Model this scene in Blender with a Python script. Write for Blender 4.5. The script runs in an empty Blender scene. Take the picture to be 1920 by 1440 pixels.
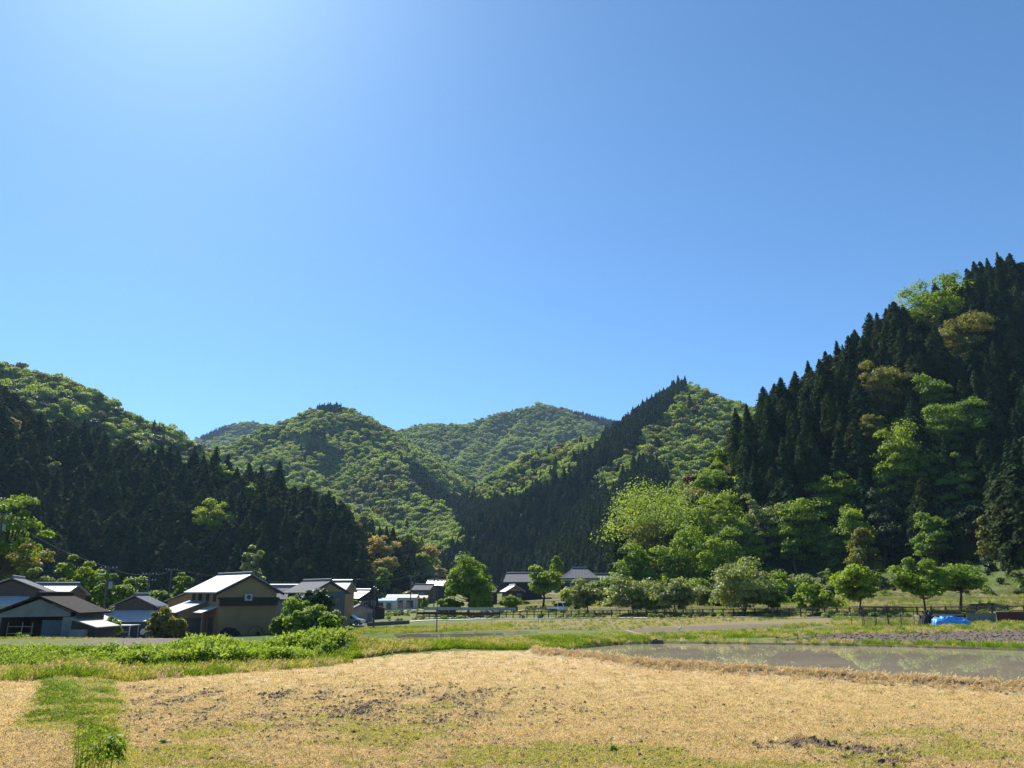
import bpy, math, random
import numpy as np
from mathutils import Vector, Matrix, Euler
R = math.radians
rng = np.random.default_rng(7)
random.seed(7)
S = bpy.context.scene
COL = S.collection

# ------------------------------------------------------------------ camera
FPX, PITCH, EYE = 1443.0, R(15.2), 2.6
cd = bpy.data.cameras.new('camera'); cam = bpy.data.objects.new('camera', cd); COL.objects.link(cam)
cd.sensor_fit = 'HORIZONTAL'; cd.sensor_width = 36.0; cd.lens = 36.0*FPX/1920.0
cd.clip_start = 0.1; cd.clip_end = 9000
cam.location = (0, 0, EYE); cam.rotation_euler = (R(90)+PITCH, 0, 0)
S.camera = cam
# ------------------------------------------------------------------ light
SUN_AZ, SUN_EL = R(-29), R(47)          # azimuth from +Y, negative = to the left
w = bpy.data.worlds.new('World'); S.world = w; w.use_nodes = True
nt = w.node_tree; nt.nodes.clear()
sky = nt.nodes.new('ShaderNodeTexSky'); sky.sky_type = 'NISHITA'; sky.sun_disc = False
sky.sun_elevation = SUN_EL; sky.sun_rotation = SUN_AZ
sky.altitude = 100; sky.air_density = 0.75; sky.dust_density = 0.33; sky.ozone_density = 5.0
bg = nt.nodes.new('ShaderNodeBackground'); bg.inputs['Strength'].default_value = 0.084
wo = nt.nodes.new('ShaderNodeOutputWorld')
tint = nt.nodes.new('ShaderNodeMix'); tint.data_type = 'RGBA'; tint.blend_type = 'MULTIPLY'; tint.inputs[0].default_value = 1
tint.inputs[7].default_value = (.81, 1.12, 1.21, 1); nt.links.new(sky.outputs[0], tint.inputs[6]); nt.links.new(tint.outputs[2], bg.inputs[0]); nt.links.new(bg.outputs[0], wo.inputs[0])
ld = bpy.data.lights.new('sun', 'SUN'); ld.energy = 4.8; ld.angle = R(0.53); ld.color = (1.0, 0.95, 0.87)
sun = bpy.data.objects.new('sun', ld); COL.objects.link(sun)
sd = Vector((math.sin(SUN_AZ)*math.cos(SUN_EL), math.cos(SUN_AZ)*math.cos(SUN_EL), math.sin(SUN_EL)))
sun.rotation_euler = sd.to_track_quat('Z', 'Y').to_euler(); sun.location = (-60, 100, 200)
vs = S.view_settings; vs.view_transform = 'Standard'; vs.look = 'None'; vs.gamma = 1; vs.exposure = 0.86
S.render.engine = 'CYCLES'
cy = S.cycles; cy.max_bounces = 5; cy.diffuse_bounces = 3; cy.glossy_bounces = 2; cy.transmission_bounces = 4
cy.transparent_max_bounces = 8; cy.volume_bounces = 0; cy.use_denoising = True; cy.denoising_prefilter = 'NONE'; cy.denoising_input_passes = 'RGB_ALBEDO_NORMAL'; cy.sample_clamp_indirect = 4
cy.use_fast_gi = False

# ------------------------------------------------------------------ picture measurements -> places in the valley
def Z(py, D): return EYE + D*math.tan(math.atan((720-py)/FPX)+PITCH)
def X(px, D, z): return (px-960)/FPX*(D*math.cos(PITCH)+(z-EYE)*math.sin(PITCH))
def P(px, py, D):
    z = Z(py, D); return Vector((X(px, D, z), D, z))
def proj(x, y, z):
    dep = y*math.cos(PITCH)+(z-EYE)*math.sin(PITCH)
    up = (z-EYE)*math.cos(PITCH)-y*math.sin(PITCH)
    return 960+FPX*x/dep, 720-FPX*up/dep

# ------------------------------------------------------------------ noise
def _h(ix, iy, s):
    n = (ix.astype(np.int64)*374761393+iy.astype(np.int64)*668265263+s*1442695041) & 0xffffffff
    n = ((n ^ (n >> 13))*1274126177) & 0xffffffff
    return ((n ^ (n >> 16)) & 0xffffff)/float(0xffffff)
def vnoise(x, y, s=0):
    x0 = np.floor(x); y0 = np.floor(y); fx = x-x0; fy = y-y0
    fx = fx*fx*(3-2*fx); fy = fy*fy*(3-2*fy)
    a = _h(x0, y0, s); b = _h(x0+1, y0, s); c = _h(x0, y0+1, s); d = _h(x0+1, y0+1, s)
    return (a*(1-fx)+b*fx)*(1-fy)+(c*(1-fx)+d*fx)*fy
def fbm(x, y, s=0, o=4):
    x = np.asarray(x, float); y = np.asarray(y, float)
    t = 0; a = .5; n = 0
    for i in range(o):
        t = t+a*vnoise(x*2**i+i*17.3, y*2**i-i*9.1, s+i); n += a; a *= .5
    return t/n*2-1
def sstep(a, b, x):
    t = np.clip((x-a)/(b-a), 0, 1); return t*t*(3-2*t)
def inpoly(px, py, poly):
    r = np.zeros(np.shape(px), bool); n = len(poly); j = n-1
    for i in range(n):
        xi, yi = poly[i][:2]; xj, yj = poly[j][:2]
        if yi != yj:
            c = ((yi > py) != (yj > py)) & (px < (xj-xi)*(py-yi)/(yj-yi)+xi); r ^= c
        j = i
    return r
def segdist(x, y, pts):
    """distance to a polyline of (x,y[,z]) and the z interpolated at the nearest point"""
    best = np.full(np.shape(x), 1e9); zz = np.zeros(np.shape(x))
    for a, b in zip(pts[:-1], pts[1:]):
        dx, dy = b[0]-a[0], b[1]-a[1]; L = dx*dx+dy*dy+1e-9
        t = np.clip(((x-a[0])*dx+(y-a[1])*dy)/L, 0, 1)
        d = np.hypot(x-a[0]-t*dx, y-a[1]-t*dy); m = d < best
        best = np.where(m, d, best)
        if len(a) > 2: zz = np.where(m, a[2]+t*(b[2]-a[2]), zz)
    return best, zz

# ------------------------------------------------------------------ terrain
# ridges: (mountain, tree height, slope, crest rounding, [(px, py, distance)...])
RIDGES = [
 ('near_right', 16, .74, 10, [(1340,905,205),(1375,800,208),(1430,742,215),(1500,690,220),(1560,642,225),(1640,600,230),(1700,572,235),(1760,535,242),(1830,500,250),(1920,482,255),(2150,430,262),(2500,400,270)]),
 ('near_right', 11, .62, 12, [(1345,880,210),(1300,905,205),(1240,960,200),(1195,1020,195),(1165,1085,190)]),
 ('near_right', 0, .34, 6, [(1430,1088,170),(1600,1080,160),(1760,1066,152),(1850,1052,146),(1920,1043,142),(2250,1025,138)]),
 ('near_left', 17, .52, 12, [(-500,560,330),(-150,630,350),(0,706,370),(50,738,378),(100,770,380),(200,803,385),(300,834,380),(440,862,370),(520,885,360),(600,925,340),(650,975,320),(690,1030,300),(715,1095,285)]),
 ('far_left', 9, .55, 14, [(-500,560,640),(-200,640,640),(0,684,640),(60,695,640),(130,716,640),(200,747,640),(270,790,640),(330,817,640),(378,853,640),(440,900,640),(560,960,600)]),
 ('distant', 9, .55, 20, [(250,880,2300),(330,845,2300),(375,819,2300),(420,801,2300),(465,791,2300),(520,798,2300),(600,830,2300),(700,870,2300)]),
 ('centre_left', 9, .62, 10, [(300,965,950),(380,920,1000),(430,872,1080),(480,829,1120),(520,800,1140),(560,779,1150),(595,762,1150),(620,757,1150),(650,762,1155),(690,784,1180),(740,814,1250),(800,850,1350),(860,900,1450)]),
 ('centre_left', 9, .60, 8, [(620,758,1150),(655,800,1060),(710,850,980),(770,895,900),(825,950,800),(850,1010,720),(852,1070,650)]),
 ('centre_left', 9, .60, 8, [(585,768,1150),(560,850,1000),(590,920,860),(680,970,740),(780,1035,620),(810,1080,560)]),
 ('centre_left', 9, .60, 8, [(520,800,1140),(470,870,1000),(430,930,900)]),
 ('centre_right', 9, .62, 10, [(640,840,1750),(700,818,1750),(740,809,1750),(790,794,1750),(830,797,1750),(870,796,1750),(930,777,1770),(975,765,1790),(1010,756,1800),(1060,767,1800),(1110,777,1800),(1155,786,1800),(1220,802,1800),(1300,830,1800)]),
 ('centre_right', 9, .58, 8, [(1010,756,1800),(975,805,1640),(935,850,1500),(900,900,1350),(905,945,1200)]),
 ('centre_right', 9, .58, 8, [(930,777,1770),(895,830,1600),(850,870,1450),(870,930,1250)]),
 ('centre_right', 9, .58, 8, [(830,797,1750),(800,850,1550),(830,905,1350),(880,950,1150)]),
 ('centre_right', 9, .58, 8, [(1110,777,1800),(1075,830,1560),(1020,880,1380),(975,925,1200),(945,960,1080)]),
 ('centre_right', 9, .58, 8, [(1060,767,1800),(1040,820,1600),(990,850,1500),(960,900,1300)]),
 ('mid_right', 13, .60, 8, [(1275,712,780),(1240,730,780),(1220,747,775),(1190,776,760),(1150,808,740),(1120,832,720),(1080,862,690),(1030,896,650),(950,952,600),(900,988,560),(862,1040,520),(842,1095,480)]),
 ('mid_right', 11, .60, 8, [(1275,711,780),(1320,737,800),(1380,754,820),(1450,790,850),(1600,850,850)]),
 ('mid_right', 14, .62, 14, [(1275,712,780),(1262,760,720),(1235,810,640),(1205,862,540),(1215,920,450),(1225,990,380),(1215,1070,310)]),
 ('mid_right', 12, .60, 8, [(1320,737,800),(1335,800,700),(1350,860,600),(1350,920,500)]),
 ('knoll', 10, .52, 10, [(600,955,440),(650,970,430),(700,988,425),(740,1014,420),(790,1048,410),(832,1070,400),(850,1105,395)]),
]
MID = ['near_right','near_left','far_left','distant','centre_left','centre_right','mid_right','knoll']
R3 = [(m, th, s, r, [(lambda v: (v.x, v.y, v.z-th))(P(*q)) for q in pts]) for m, th, s, r, pts in RIDGES]

FENCE = [(-3.2,135.5),(25.8,110),(54.6,85),(90,54)]
BANKZ = [(-60,30.5),(-30,31.5),(-16,33),(-6.5,37),(0,40)]      # the weedy bank left of centre
def valley(x, y):
    t = sstep(44, 84, y)
    xl = np.clip(x, -70, 60)
    z = t*(-1.37+.03*xl)
    # the left side drops away beyond the weedy bank
    z = z+sstep(-30, -48, x)*sstep(50, 60, y)*(1-sstep(80, 105, y))*.5
    # ground beyond the fence climbs to the foot of the right hill in low terraces
    d = (x-25.8)*.66+(y-110)*.75
    rise = np.clip(d, 0, 70)/70
    terr = (np.floor(rise*5)+sstep(.8, 1, rise*5-np.floor(rise*5)))/5
    z = z+sstep(0, 25, x+ (y-110)*.2)*terr*3.0
    z = z+.5*sstep(1, 5, d)*sstep(-10, -4, x)
    # far valley floor levels out
    z = z+(np.clip(y, 135, 280)-135)/145*1.4*sstep(5, -25, x)
    return z
def mount(x, y, noise=True):
    best = np.full(np.shape(x), -1e3); mid = np.zeros(np.shape(x), int)
    wx = x+fbm(x/130, y/130, 31, 3)*18*sstep(200, 500, np.hypot(x, y)); wy = y+fbm(x/130+50, y/130, 37, 3)*18*sstep(200, 500, np.hypot(x, y))
    for m, th, s, r, pts in R3:
        d, h = segdist(wx if noise else x, wy if noise else y, pts)
        z = h-s*(np.sqrt(d*d+r*r)-r)
        if noise:
            far = sstep(300, 700, y)
            g = np.abs(fbm(x/170, y/170, 41, 4))*2-.35
            z = z+(-g*np.minimum(26*far+5, .30*np.maximum(h, 0)))*np.clip(d/(70*far+25), 0, 1)
        k = z > best; best = np.where(k, z, best); mid = np.where(k, MID.index(m), mid)
    return best, mid
def T(x, y, full=False):
    x = np.asarray(x, float); y = np.asarray(y, float)
    v = valley(x, y); m, mid = mount(x, y)
    k = 2.5; h = np.clip(.5+.5*(m-v)/k, 0, 1); z = v*(1-h)+m*h+k*h*(1-h)*.5
    z = np.where(y < 60, v, z); h = np.where(y < 60, 0, h)
    return (z, h, mid, v) if full else z
# ------------------------------------------------------------------ materials
class NT:
    def __init__(s, name):
        s.m = bpy.data.materials.new(name); s.m.use_nodes = True; s.t = s.m.node_tree; s.t.nodes.clear()
    def n(s, typ, props=None, **inp):
        nd = s.t.nodes.new('ShaderNode'+typ)
        for k, v in (props or {}).items(): setattr(nd, k, v)
        for k, v in inp.items():
            key = int(k[1:]) if k[0] == 'i' and k[1:].isdigit() else k.replace('_', ' ')
            if isinstance(v, bpy.types.NodeSocket): s.t.links.new(v, nd.inputs[key])
            else: nd.inputs[key].default_value = v
        return nd
    def mix(s, f, a, b, mode='MIX'):
        nd = s.t.nodes.new('ShaderNodeMix'); nd.data_type = 'RGBA'; nd.blend_type = mode
        for k, v in ((0, f), (6, a), (7, b)):
            if isinstance(v, bpy.types.NodeSocket): s.t.links.new(v, nd.inputs[k])
            else: nd.inputs[k].default_value = v if k == 0 else (*v[:3], 1)
        return nd.outputs[2]
    def mathn(s, op, a, b=0.0, clamp=False):
        nd = s.t.nodes.new('ShaderNodeMath'); nd.operation = op; nd.use_clamp = clamp
        for k, v in ((0, a), (1, b)):
            if isinstance(v, bpy.types.NodeSocket): s.t.links.new(v, nd.inputs[k])
            else: nd.inputs[k].default_value = v
        return nd.outputs[0]
    def out(s, sh):
        o = s.t.nodes.new('ShaderNodeOutputMaterial'); s.t.links.new(sh, o.inputs[0]); return s.m
def foliage(name, a, b, trans=.35, tt=(1.5, 1.35, .5), rough=.55, spec=.25):
    N = NT(name)
    g = N.n('NewGeometry'); oi = N.n('ObjectInfo')
    f = N.mathn('ADD', N.mathn('MULTIPLY', g.outputs['Random Per Island'], .45), N.mathn('MULTIPLY', oi.outputs['Random'], .55))
    c = N.mix(f, a, b)
    pr = N.n('BsdfPrincipled', Base_Color=c, Roughness=rough); pr.inputs['Specular IOR Level'].default_value = spec
    tc = N.mix(1.0, c, tt, 'MULTIPLY')
    tr = N.n('BsdfTranslucent', Color=tc)
    return N.out(N.n('MixShader', i0=trans, i1=pr.outputs[0], i2=tr.outputs[0]).outputs[0])
def plain(name, c, rough=.8, c2=None, scale=2.0, bump=0.0, metal=0.0, spec=.5, detail=4):
    N = NT(name); tc = N.n('TexCoord')
    nz = N.n('TexNoise', Vector=tc.outputs['Object'], Scale=scale, Detail=detail)
    c2 = c2 or tuple(v*.72 for v in c)
    f = N.mathn('MULTIPLY', N.mathn('SUBTRACT', nz.outputs[0], .3), 2.5, True)
    col = N.mix(f, c, c2)
    pr = N.n('BsdfPrincipled', Base_Color=col, Roughness=rough, Metallic=metal); pr.inputs['Specular IOR Level'].default_value = spec
    if bump:
        bp = N.n('Bump', Strength=bump, Height=nz.outputs[0], Distance=.03); N.t.links.new(bp.outputs[0], pr.inputs['Normal'])
    return N.out(pr.outputs[0])

M = {}
M['leaf_forest'] = foliage('leaf_forest', (.17,.285,.045), (.32,.405,.105), .56)
M['leaf_bright'] = foliage('leaf_bright', (.14,.25,.022), (.26,.34,.032), .52)
M['leaf_mid'] = foliage('leaf_mid', (.13,.23,.035), (.24,.33,.06), .54)
M['leaf_grey'] = foliage('leaf_grey', (.17,.23,.08), (.27,.33,.13), .46, spec=.3, rough=.5)
M['leaf_olive'] = foliage('leaf_olive', (.13,.16,.035), (.24,.235,.055), .48)
M['leaf_gold'] = foliage('leaf_gold', (.33,.29,.10), (.45,.39,.15), .5)
M['leaf_red'] = foliage('leaf_red', (.09,.04,.02), (.14,.07,.03), .3)
M['leaf_dark'] = foliage('leaf_dark', (.028,.055,.016), (.055,.09,.025), .2)
M['needles'] = foliage('needles', (.018,.042,.018), (.045,.080,.026), .2, rough=.9, spec=.05)
M['needles_warm'] = foliage('needles_warm', (.034,.050,.018), (.060,.076,.026), .18, rough=.9, spec=.05)
M['bark'] = plain('bark', (.09,.065,.045), .9, (.05,.038,.028), 3)
M['bark_pale'] = plain('bark_pale', (.16,.13,.10), .9, (.08,.07,.055), 3)
M['straw'] = foliage('straw', (.60,.475,.235), (.74,.60,.32), .45, (1.1,1,.8), .8)
M['straw_pale'] = foliage('straw_pale', (.58,.45,.28), (.74,.60,.38), .4, (1.1,1,.8), .8)
M['grass_olive'] = foliage('grass_olive', (.30,.32,.10), (.46,.42,.15), .45)
M['grass_green'] = foliage('grass_green', (.10,.17,.015), (.19,.26,.03), .45)
M['grass_red'] = foliage('grass_red', (.22,.09,.04), (.32,.16,.06), .3)

def ground_mat(name, bump=.5, fine=1.0):
    N = NT(name)
    at = N.n('Attribute', {'attribute_name': 'Col'}); tc = N.n('TexCoord')
    n1 = N.n('TexNoise', Vector=tc.outputs['Object'], Scale=9.0*fine, Detail=6, Roughness=.7)
    n2 = N.n('TexNoise', Vector=tc.outputs['Object'], Scale=45.0*fine, Detail=3)
    v = N.mathn('ADD', N.mathn('MULTIPLY', n1.outputs[0], 1.1), N.mathn('MULTIPLY', n2.outputs[0], .7))
    v = N.mathn('ADD', v, .1)
    cc = N.n('CombineXYZ', X=v, Y=v, Z=v)
    c = N.mix(1.0, at.outputs['Color'], cc.outputs[0], 'MULTIPLY')
    pr = N.n('BsdfPrincipled', Base_Color=c, Roughness=.95); pr.inputs['Specular IOR Level'].default_value = .15
    h = N.mathn('ADD', n1.outputs[0], N.mathn('MULTIPLY', n2.outputs[0], .4))
    bp = N.n('Bump', Strength=bump, Height=h, Distance=.06/fine); N.t.links.new(bp.outputs[0], pr.inputs['Normal'])
    return N.out(pr.outputs[0])
M['ground'] = ground_mat('ground', .7)
M['hill'] = ground_mat('hill', .5, .05)

def water_mat(name, c, rough=.03):
    N = NT(name); tc = N.n('TexCoord')
    nz = N.n('TexNoise', Vector=tc.outputs['Object'], Scale=1.6, Detail=4)
    nz2 = N.n('TexNoise', Vector=tc.outputs['Object'], Scale=.35, Detail=5)
    col = N.mix(N.mathn('MULTIPLY', N.mathn('SUBTRACT', nz2.outputs[0], .35), 3, True), c, tuple(v*.82 for v in c))
    pr = N.n('BsdfPrincipled', Base_Color=col, Roughness=rough*.4, IOR=1.33)
    bp = N.n('Bump', Strength=.015, Height=nz.outputs[0], Distance=.01); N.t.links.new(bp.outputs[0], pr.inputs['Normal'])
    return N.out(pr.outputs[0])
M['paddy'] = water_mat('paddy', (.36,.305,.225))
M['paddy_grey'] = water_mat('paddy_grey', (.25,.225,.19))

# ------------------------------------------------------------------ object helpers
def meta(o, label=None, cat=None, group=None, kind=None):
    for k, v in (('label', label), ('category', cat), ('group', group), ('kind', kind)):
        if v: o[k] = v
    return o
def npmesh(name, V, F, mat, smooth=False, link=True):
    """V (n,3), F (m,3) or (m,4) arrays"""
    me = bpy.data.meshes.new(name); V = np.ascontiguousarray(V, np.float32); F = np.ascontiguousarray(F, np.int32)
    k = F.shape[1]
    me.vertices.add(len(V)); me.vertices.foreach_set('co', V.ravel())
    me.loops.add(F.size); me.loops.foreach_set('vertex_index', F.ravel())
    me.polygons.add(len(F)); me.polygons.foreach_set('loop_start', np.arange(0, F.size, k, dtype=np.int32))
    me.polygons.foreach_set('loop_total', np.full(len(F), k, np.int32))
    if smooth: me.polygons.foreach_set('use_smooth', np.ones(len(F), bool))
    me.update(); me.validate()
    if mat: me.materials.append(mat)
    o = bpy.data.objects.new(name, me)
    if link: COL.objects.link(o)
    return o
def empty(name, loc, rz=0, **k):
    o = bpy.data.objects.new(name, None); o.empty_display_size = .3; o.location = loc; o.rotation_euler = (0, 0, rz); COL.objects.link(o)
    return meta(o, **k)
class MB:
    def __init__(s): s.v = []; s.f = []
    def add(s, vs, fs):
        b = len(s.v); s.v += [tuple(v) for v in vs]; s.f += [tuple(b+i for i in f) for f in fs]; return s
    def box(s, x0, x1, y0, y1, z0, z1):
        return s.add([(x0,y0,z0),(x1,y0,z0),(x1,y1,z0),(x0,y1,z0),(x0,y0,z1),(x1,y0,z1),(x1,y1,z1),(x0,y1,z1)],
                     [(3,2,1,0),(4,5,6,7),(0,1,5,4),(1,2,6,5),(2,3,7,6),(3,0,4,7)])
    def cbox(s, c, sx, sy, sz): return s.box(c[0]-sx/2, c[0]+sx/2, c[1]-sy/2, c[1]+sy/2, c[2]-sz/2, c[2]+sz/2)
    def tube(s, pts, rad, n=6):
        pts = [Vector(p) for p in pts]; rad = rad if isinstance(rad, (list, tuple)) else [rad]*len(pts)
        base = len(s.v); up = Vector((0, 0, 1))
        for i, p in enumerate(pts):
            d = (pts[min(i+1, len(pts)-1)]-pts[max(i-1, 0)]).normalized()
            a = d.cross(up if abs(d.z) < .9 else Vector((1, 0, 0))).normalized(); b = d.cross(a)
            for k in range(n):
                t = 2*math.pi*k/n; s.v.append(tuple(p+(a*math.cos(t)+b*math.sin(t))*rad[i]))
        for i in range(len(pts)-1):
            for k in range(n):
                a0 = base+i*n+k; a1 = base+i*n+(k+1) % n
                s.f.append((a0, a1, a1+n, a0+n))
        s.f.append(tuple(base+k for k in range(n))[::-1]); s.f.append(tuple(base+(len(pts)-1)*n+k for k in range(n)))
        return s
    def prism(s, poly, axis, a, b):
        """poly: 2-D outline; extruded along axis from a to b. axis 'y': (x,z); 'x': (y,z); 'z': (x,y)"""
        mk = {'y': lambda p, t: (p[0], t, p[1]), 'x': lambda p, t: (t, p[0], p[1]), 'z': lambda p, t: (p[0], p[1], t)}[axis]
        n = len(poly); vs = [mk(p, a) for p in poly]+[mk(p, b) for p in poly]
        fs = [tuple(range(n)), tuple(range(2*n-1, n-1, -1))]+[(i, i+n, (i+1) % n+n, (i+1) % n) for i in range(n)]
        return s.add(vs, fs)
    def quad(s, a, b, c, d): return s.add([a, b, c, d], [(0, 1, 2, 3)])
    def xf(s, m):
        s.v = [tuple(m @ Vector(v)) for v in s.v]; return s
    def build(s, name, mat, parent=None, smooth=False, loc=None):
        me = bpy.data.meshes.new(name); me.from_pydata(s.v, [], s.f)
        import bmesh
        bm = bmesh.new(); bm.from_mesh(me); bmesh.ops.recalc_face_normals(bm, faces=bm.faces); bm.to_mesh(me); bm.free()
        for p in me.polygons: p.use_smooth = smooth
        me.materials.append(mat if not isinstance(mat, str) else M[mat])
        o = bpy.data.objects.new(name, me); COL.objects.link(o)
        if parent: o.parent = parent
        if loc: o.location = loc
        return o

# ---- scattering of stuff through geometry nodes
PROTO = {}
def proto_collection(key, objs):
    c = bpy.data.collections.new(key)
    for o in objs: c.objects.link(o)
    PROTO[key] = c; return c
def scatter(name, key, pts, rot, scl, pid, label=None, cat=None, kind='stuff', group=None):
    me = bpy.data.meshes.new(name); n = len(pts)
    me.vertices.add(n); me.vertices.foreach_set('co', np.asarray(pts, np.float32).ravel())
    scl = np.asarray(scl, np.float32)
    if scl.ndim == 1: scl = np.repeat(scl[:, None], 3, 1)
    a = me.attributes.new('rot', 'FLOAT_VECTOR', 'POINT'); a.data.foreach_set('vector', np.asarray(rot, np.float32).ravel())
    a = me.attributes.new('scl', 'FLOAT_VECTOR', 'POINT'); a.data.foreach_set('vector', np.ascontiguousarray(scl).ravel())
    a = me.attributes.new('pid', 'INT', 'POINT'); a.data.foreach_set('value', np.asarray(pid, np.int32))
    o = bpy.data.objects.new(name, me); COL.objects.link(o)
    g = bpy.data.node_groups.new(name, 'GeometryNodeTree')
    g.interface.new_socket('Geometry', in_out='INPUT', socket_type='NodeSocketGeometry')
    g.interface.new_socket('Geometry', in_out='OUTPUT', socket_type='NodeSocketGeometry')
    gi = g.nodes.new('NodeGroupInput'); go = g.nodes.new('NodeGroupOutput')
    ci = g.nodes.new('GeometryNodeCollectionInfo'); ci.inputs['Collection'].default_value = PROTO[key]
    ci.inputs['Separate Children'].default_value = True; ci.inputs['Reset Children'].default_value = True
    ip = g.nodes.new('GeometryNodeInstanceOnPoints'); ip.inputs['Pick Instance'].default_value = True
    def attr(nm, t):
        q = g.nodes.new('GeometryNodeInputNamedAttribute'); q.data_type = t; q.inputs['Name'].default_value = nm; return q.outputs[0]
    L = g.links.new
    L(gi.outputs[0], ip.inputs['Points']); L(ci.outputs[0], ip.inputs['Instance'])
    L(attr('pid', 'INT'), ip.inputs['Instance Index']); L(attr('rot', 'FLOAT_VECTOR'), ip.inputs['Rotation']); L(attr('scl', 'FLOAT_VECTOR'), ip.inputs['Scale'])
    L(ip.outputs[0], go.inputs[0])
    md = o.modifiers.new('scatter', 'NODES'); md.node_group = g
    return meta(o, label, cat, group, kind)

# ------------------------------------------------------------------ plant shapes (numpy)
def quads(c, nrm, sx, sy, g, up=None):
    """leaf-clump quads centred at c facing nrm; returns V,F"""
    n = len(c); nrm = nrm/np.linalg.norm(nrm, axis=1, keepdims=True)
    r = g.normal(size=(n, 3)) if up is None else up+g.normal(size=(n, 3))*.25
    a = np.cross(nrm, r); a /= np.linalg.norm(a, axis=1, keepdims=True)+1e-9; b = np.cross(nrm, a)
    a = a*np.reshape(sx, (-1, 1))/2; b = b*np.reshape(sy, (-1, 1))/2
    j = lambda: 1+g.uniform(-.35, .35, (n, 1))
    V = np.stack([c-a*j()-b*j(), c+a*j()-b*j(), c+a*j()+b*j(), c-a*j()+b*j()], 1).reshape(-1, 3)
    return V, np.arange(4*n).reshape(n, 4)
def merge(parts):
    V = []; F = []; o = 0
    for v, f in parts: V.append(v); F.append(f+o); o += len(v)
    return np.concatenate(V), np.concatenate(F)
def cedar_crown(seed, H=24., Rm=3.0, base=.22, nb=110, leaf=.62, k=6, pw=.62, jitter=.25):
    g = np.random.default_rng(seed); C = []; Nn = []; U = []; Sz = []
    for i in range(nb):
        t = (i+g.uniform(0, 1))/nb; z = H*(base+(1-base)*t)
        env = min(1, (1-t)**pw*1.25)*min(1, .45+t*3.2)
        L = Rm*env*g.uniform(1-jitter, 1+jitter*.6)+.15
        az = i*2.39996+g.uniform(-.4, .4); ca, sa = math.cos(az), math.sin(az)
        m = max(2, int(k*L/Rm+1.5))
        for s in np.linspace(.25, 1, m):
            rr = L*s; zz = z+L*.22*math.sin(s*2.2)-L*.42*s*s
            q = 5
            tp = min(1, .3+2.6*(1-t)); off = g.normal(size=(q, 3))*np.array([.34, .34, .26])*(.6+.4*L/Rm)*tp
            p = np.array([ca*rr, sa*rr, zz])+off
            C.append(p); Nn.append(np.array([ca, sa, .75])+g.normal(size=(q, 3))*.55); U.append(np.tile([0, 0, 1.], (q, 1)))
            Sz.append(g.uniform(.6, 1.25, q)*leaf*(.35+.65*tp))
    C = np.concatenate(C); Nn = np.concatenate(Nn); U = np.concatenate(U); Sz = np.concatenate(Sz)
    return quads(C, Nn, Sz, Sz*g.uniform(1, 1.6, len(Sz)), g, U)
def trunk_mb(H, r0, g, lean=.0, limbs=None, r1=None):
    m = MB(); n = 5
    pts = [(lean*(i/n)**1.5*H*.4+ (g.uniform(-1, 1)*.02*H if 0 < i < n else 0), (g.uniform(-1, 1)*.02*H if 0 < i < n else 0), H*i/n) for i in range(n+1)]
    m.tube(pts, [r0*(1-.75*i/n)+(.25*r0 if i == 0 else 0) for i in range(n+1)] if r1 is None else [r0+(r1-r0)*i/n for i in range(n+1)], 7)
    for l in limbs or []: m.tube(*l)
    return m
def broad_crown(seed, H, W, base=.28, lumps=14, per=300, leaf=.3, flat=.7, lump_r=.34, open_=0., taper=0.):
    """lumpy broadleaf crown: leaf clumps spread over and inside overlapping lumps; returns V,F and the lump centres"""
    g = np.random.default_rng(seed); cz = H*(base+1)/2; hz = H*(1-base)/2
    cs = []; tries = 0; asym = .0 if lumps < 12 else .24; ph = g.uniform(0, 6.28)
    lowz = -hz*(.92 if base < .12 else .62)
    while len(cs) < lumps and tries < 4000:
        tries += 1
        p = g.normal(size=3); p /= np.linalg.norm(p); rad = g.uniform(.35, .78)*(1+asym*math.sin(2*math.atan2(p[1], p[0])+ph)+asym*.8*math.sin(3*p[2]+2.3*math.atan2(p[1], p[0])+ph*2)); rad = rad*1.25 if g.random() < .14 else rad
        q = p*rad*np.array([W/2, W/2, hz])
        if q[2] < lowz: continue
        q[:2] *= 1-taper*max(0, q[2]/hz)
        if all(np.linalg.norm((q-c)/np.array([W, W, 2*hz])) > .17 for c in cs) or tries > 2500: cs.append(q)
    parts = []
    for c in cs:
        r = np.array([W*lump_r*.5, W*lump_r*.5, W*lump_r*.5*flat])*g.uniform(.55, 1.35)*1.25
        d = g.normal(size=(per, 3)); d[:, 2] = np.where(d[:, 2] < -.2, -d[:, 2]*g.uniform(.0, 1, per), d[:, 2]); d /= np.linalg.norm(d, axis=1, keepdims=True)
        rad = g.uniform(.25+.5*(1-open_), 1.06, (per, 1))
        sub = 1+.22*np.sin(d[:, :1]*7+c[0])*np.sin(d[:, 1:2]*7+c[1]*2)*1.0
        p = c+np.array([0, 0, cz])+d*r*rad*sub
        nn = d+g.normal(size=(per, 3))*.55+np.array([0, 0, .35])
        s = g.uniform(.6, 1.3, per)*leaf
        parts.append(quads(p, nn, s, s*.8, g))
    V, F = merge(parts)
    return V, F, [c+np.array([0, 0, cz]) for c in cs]

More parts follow.
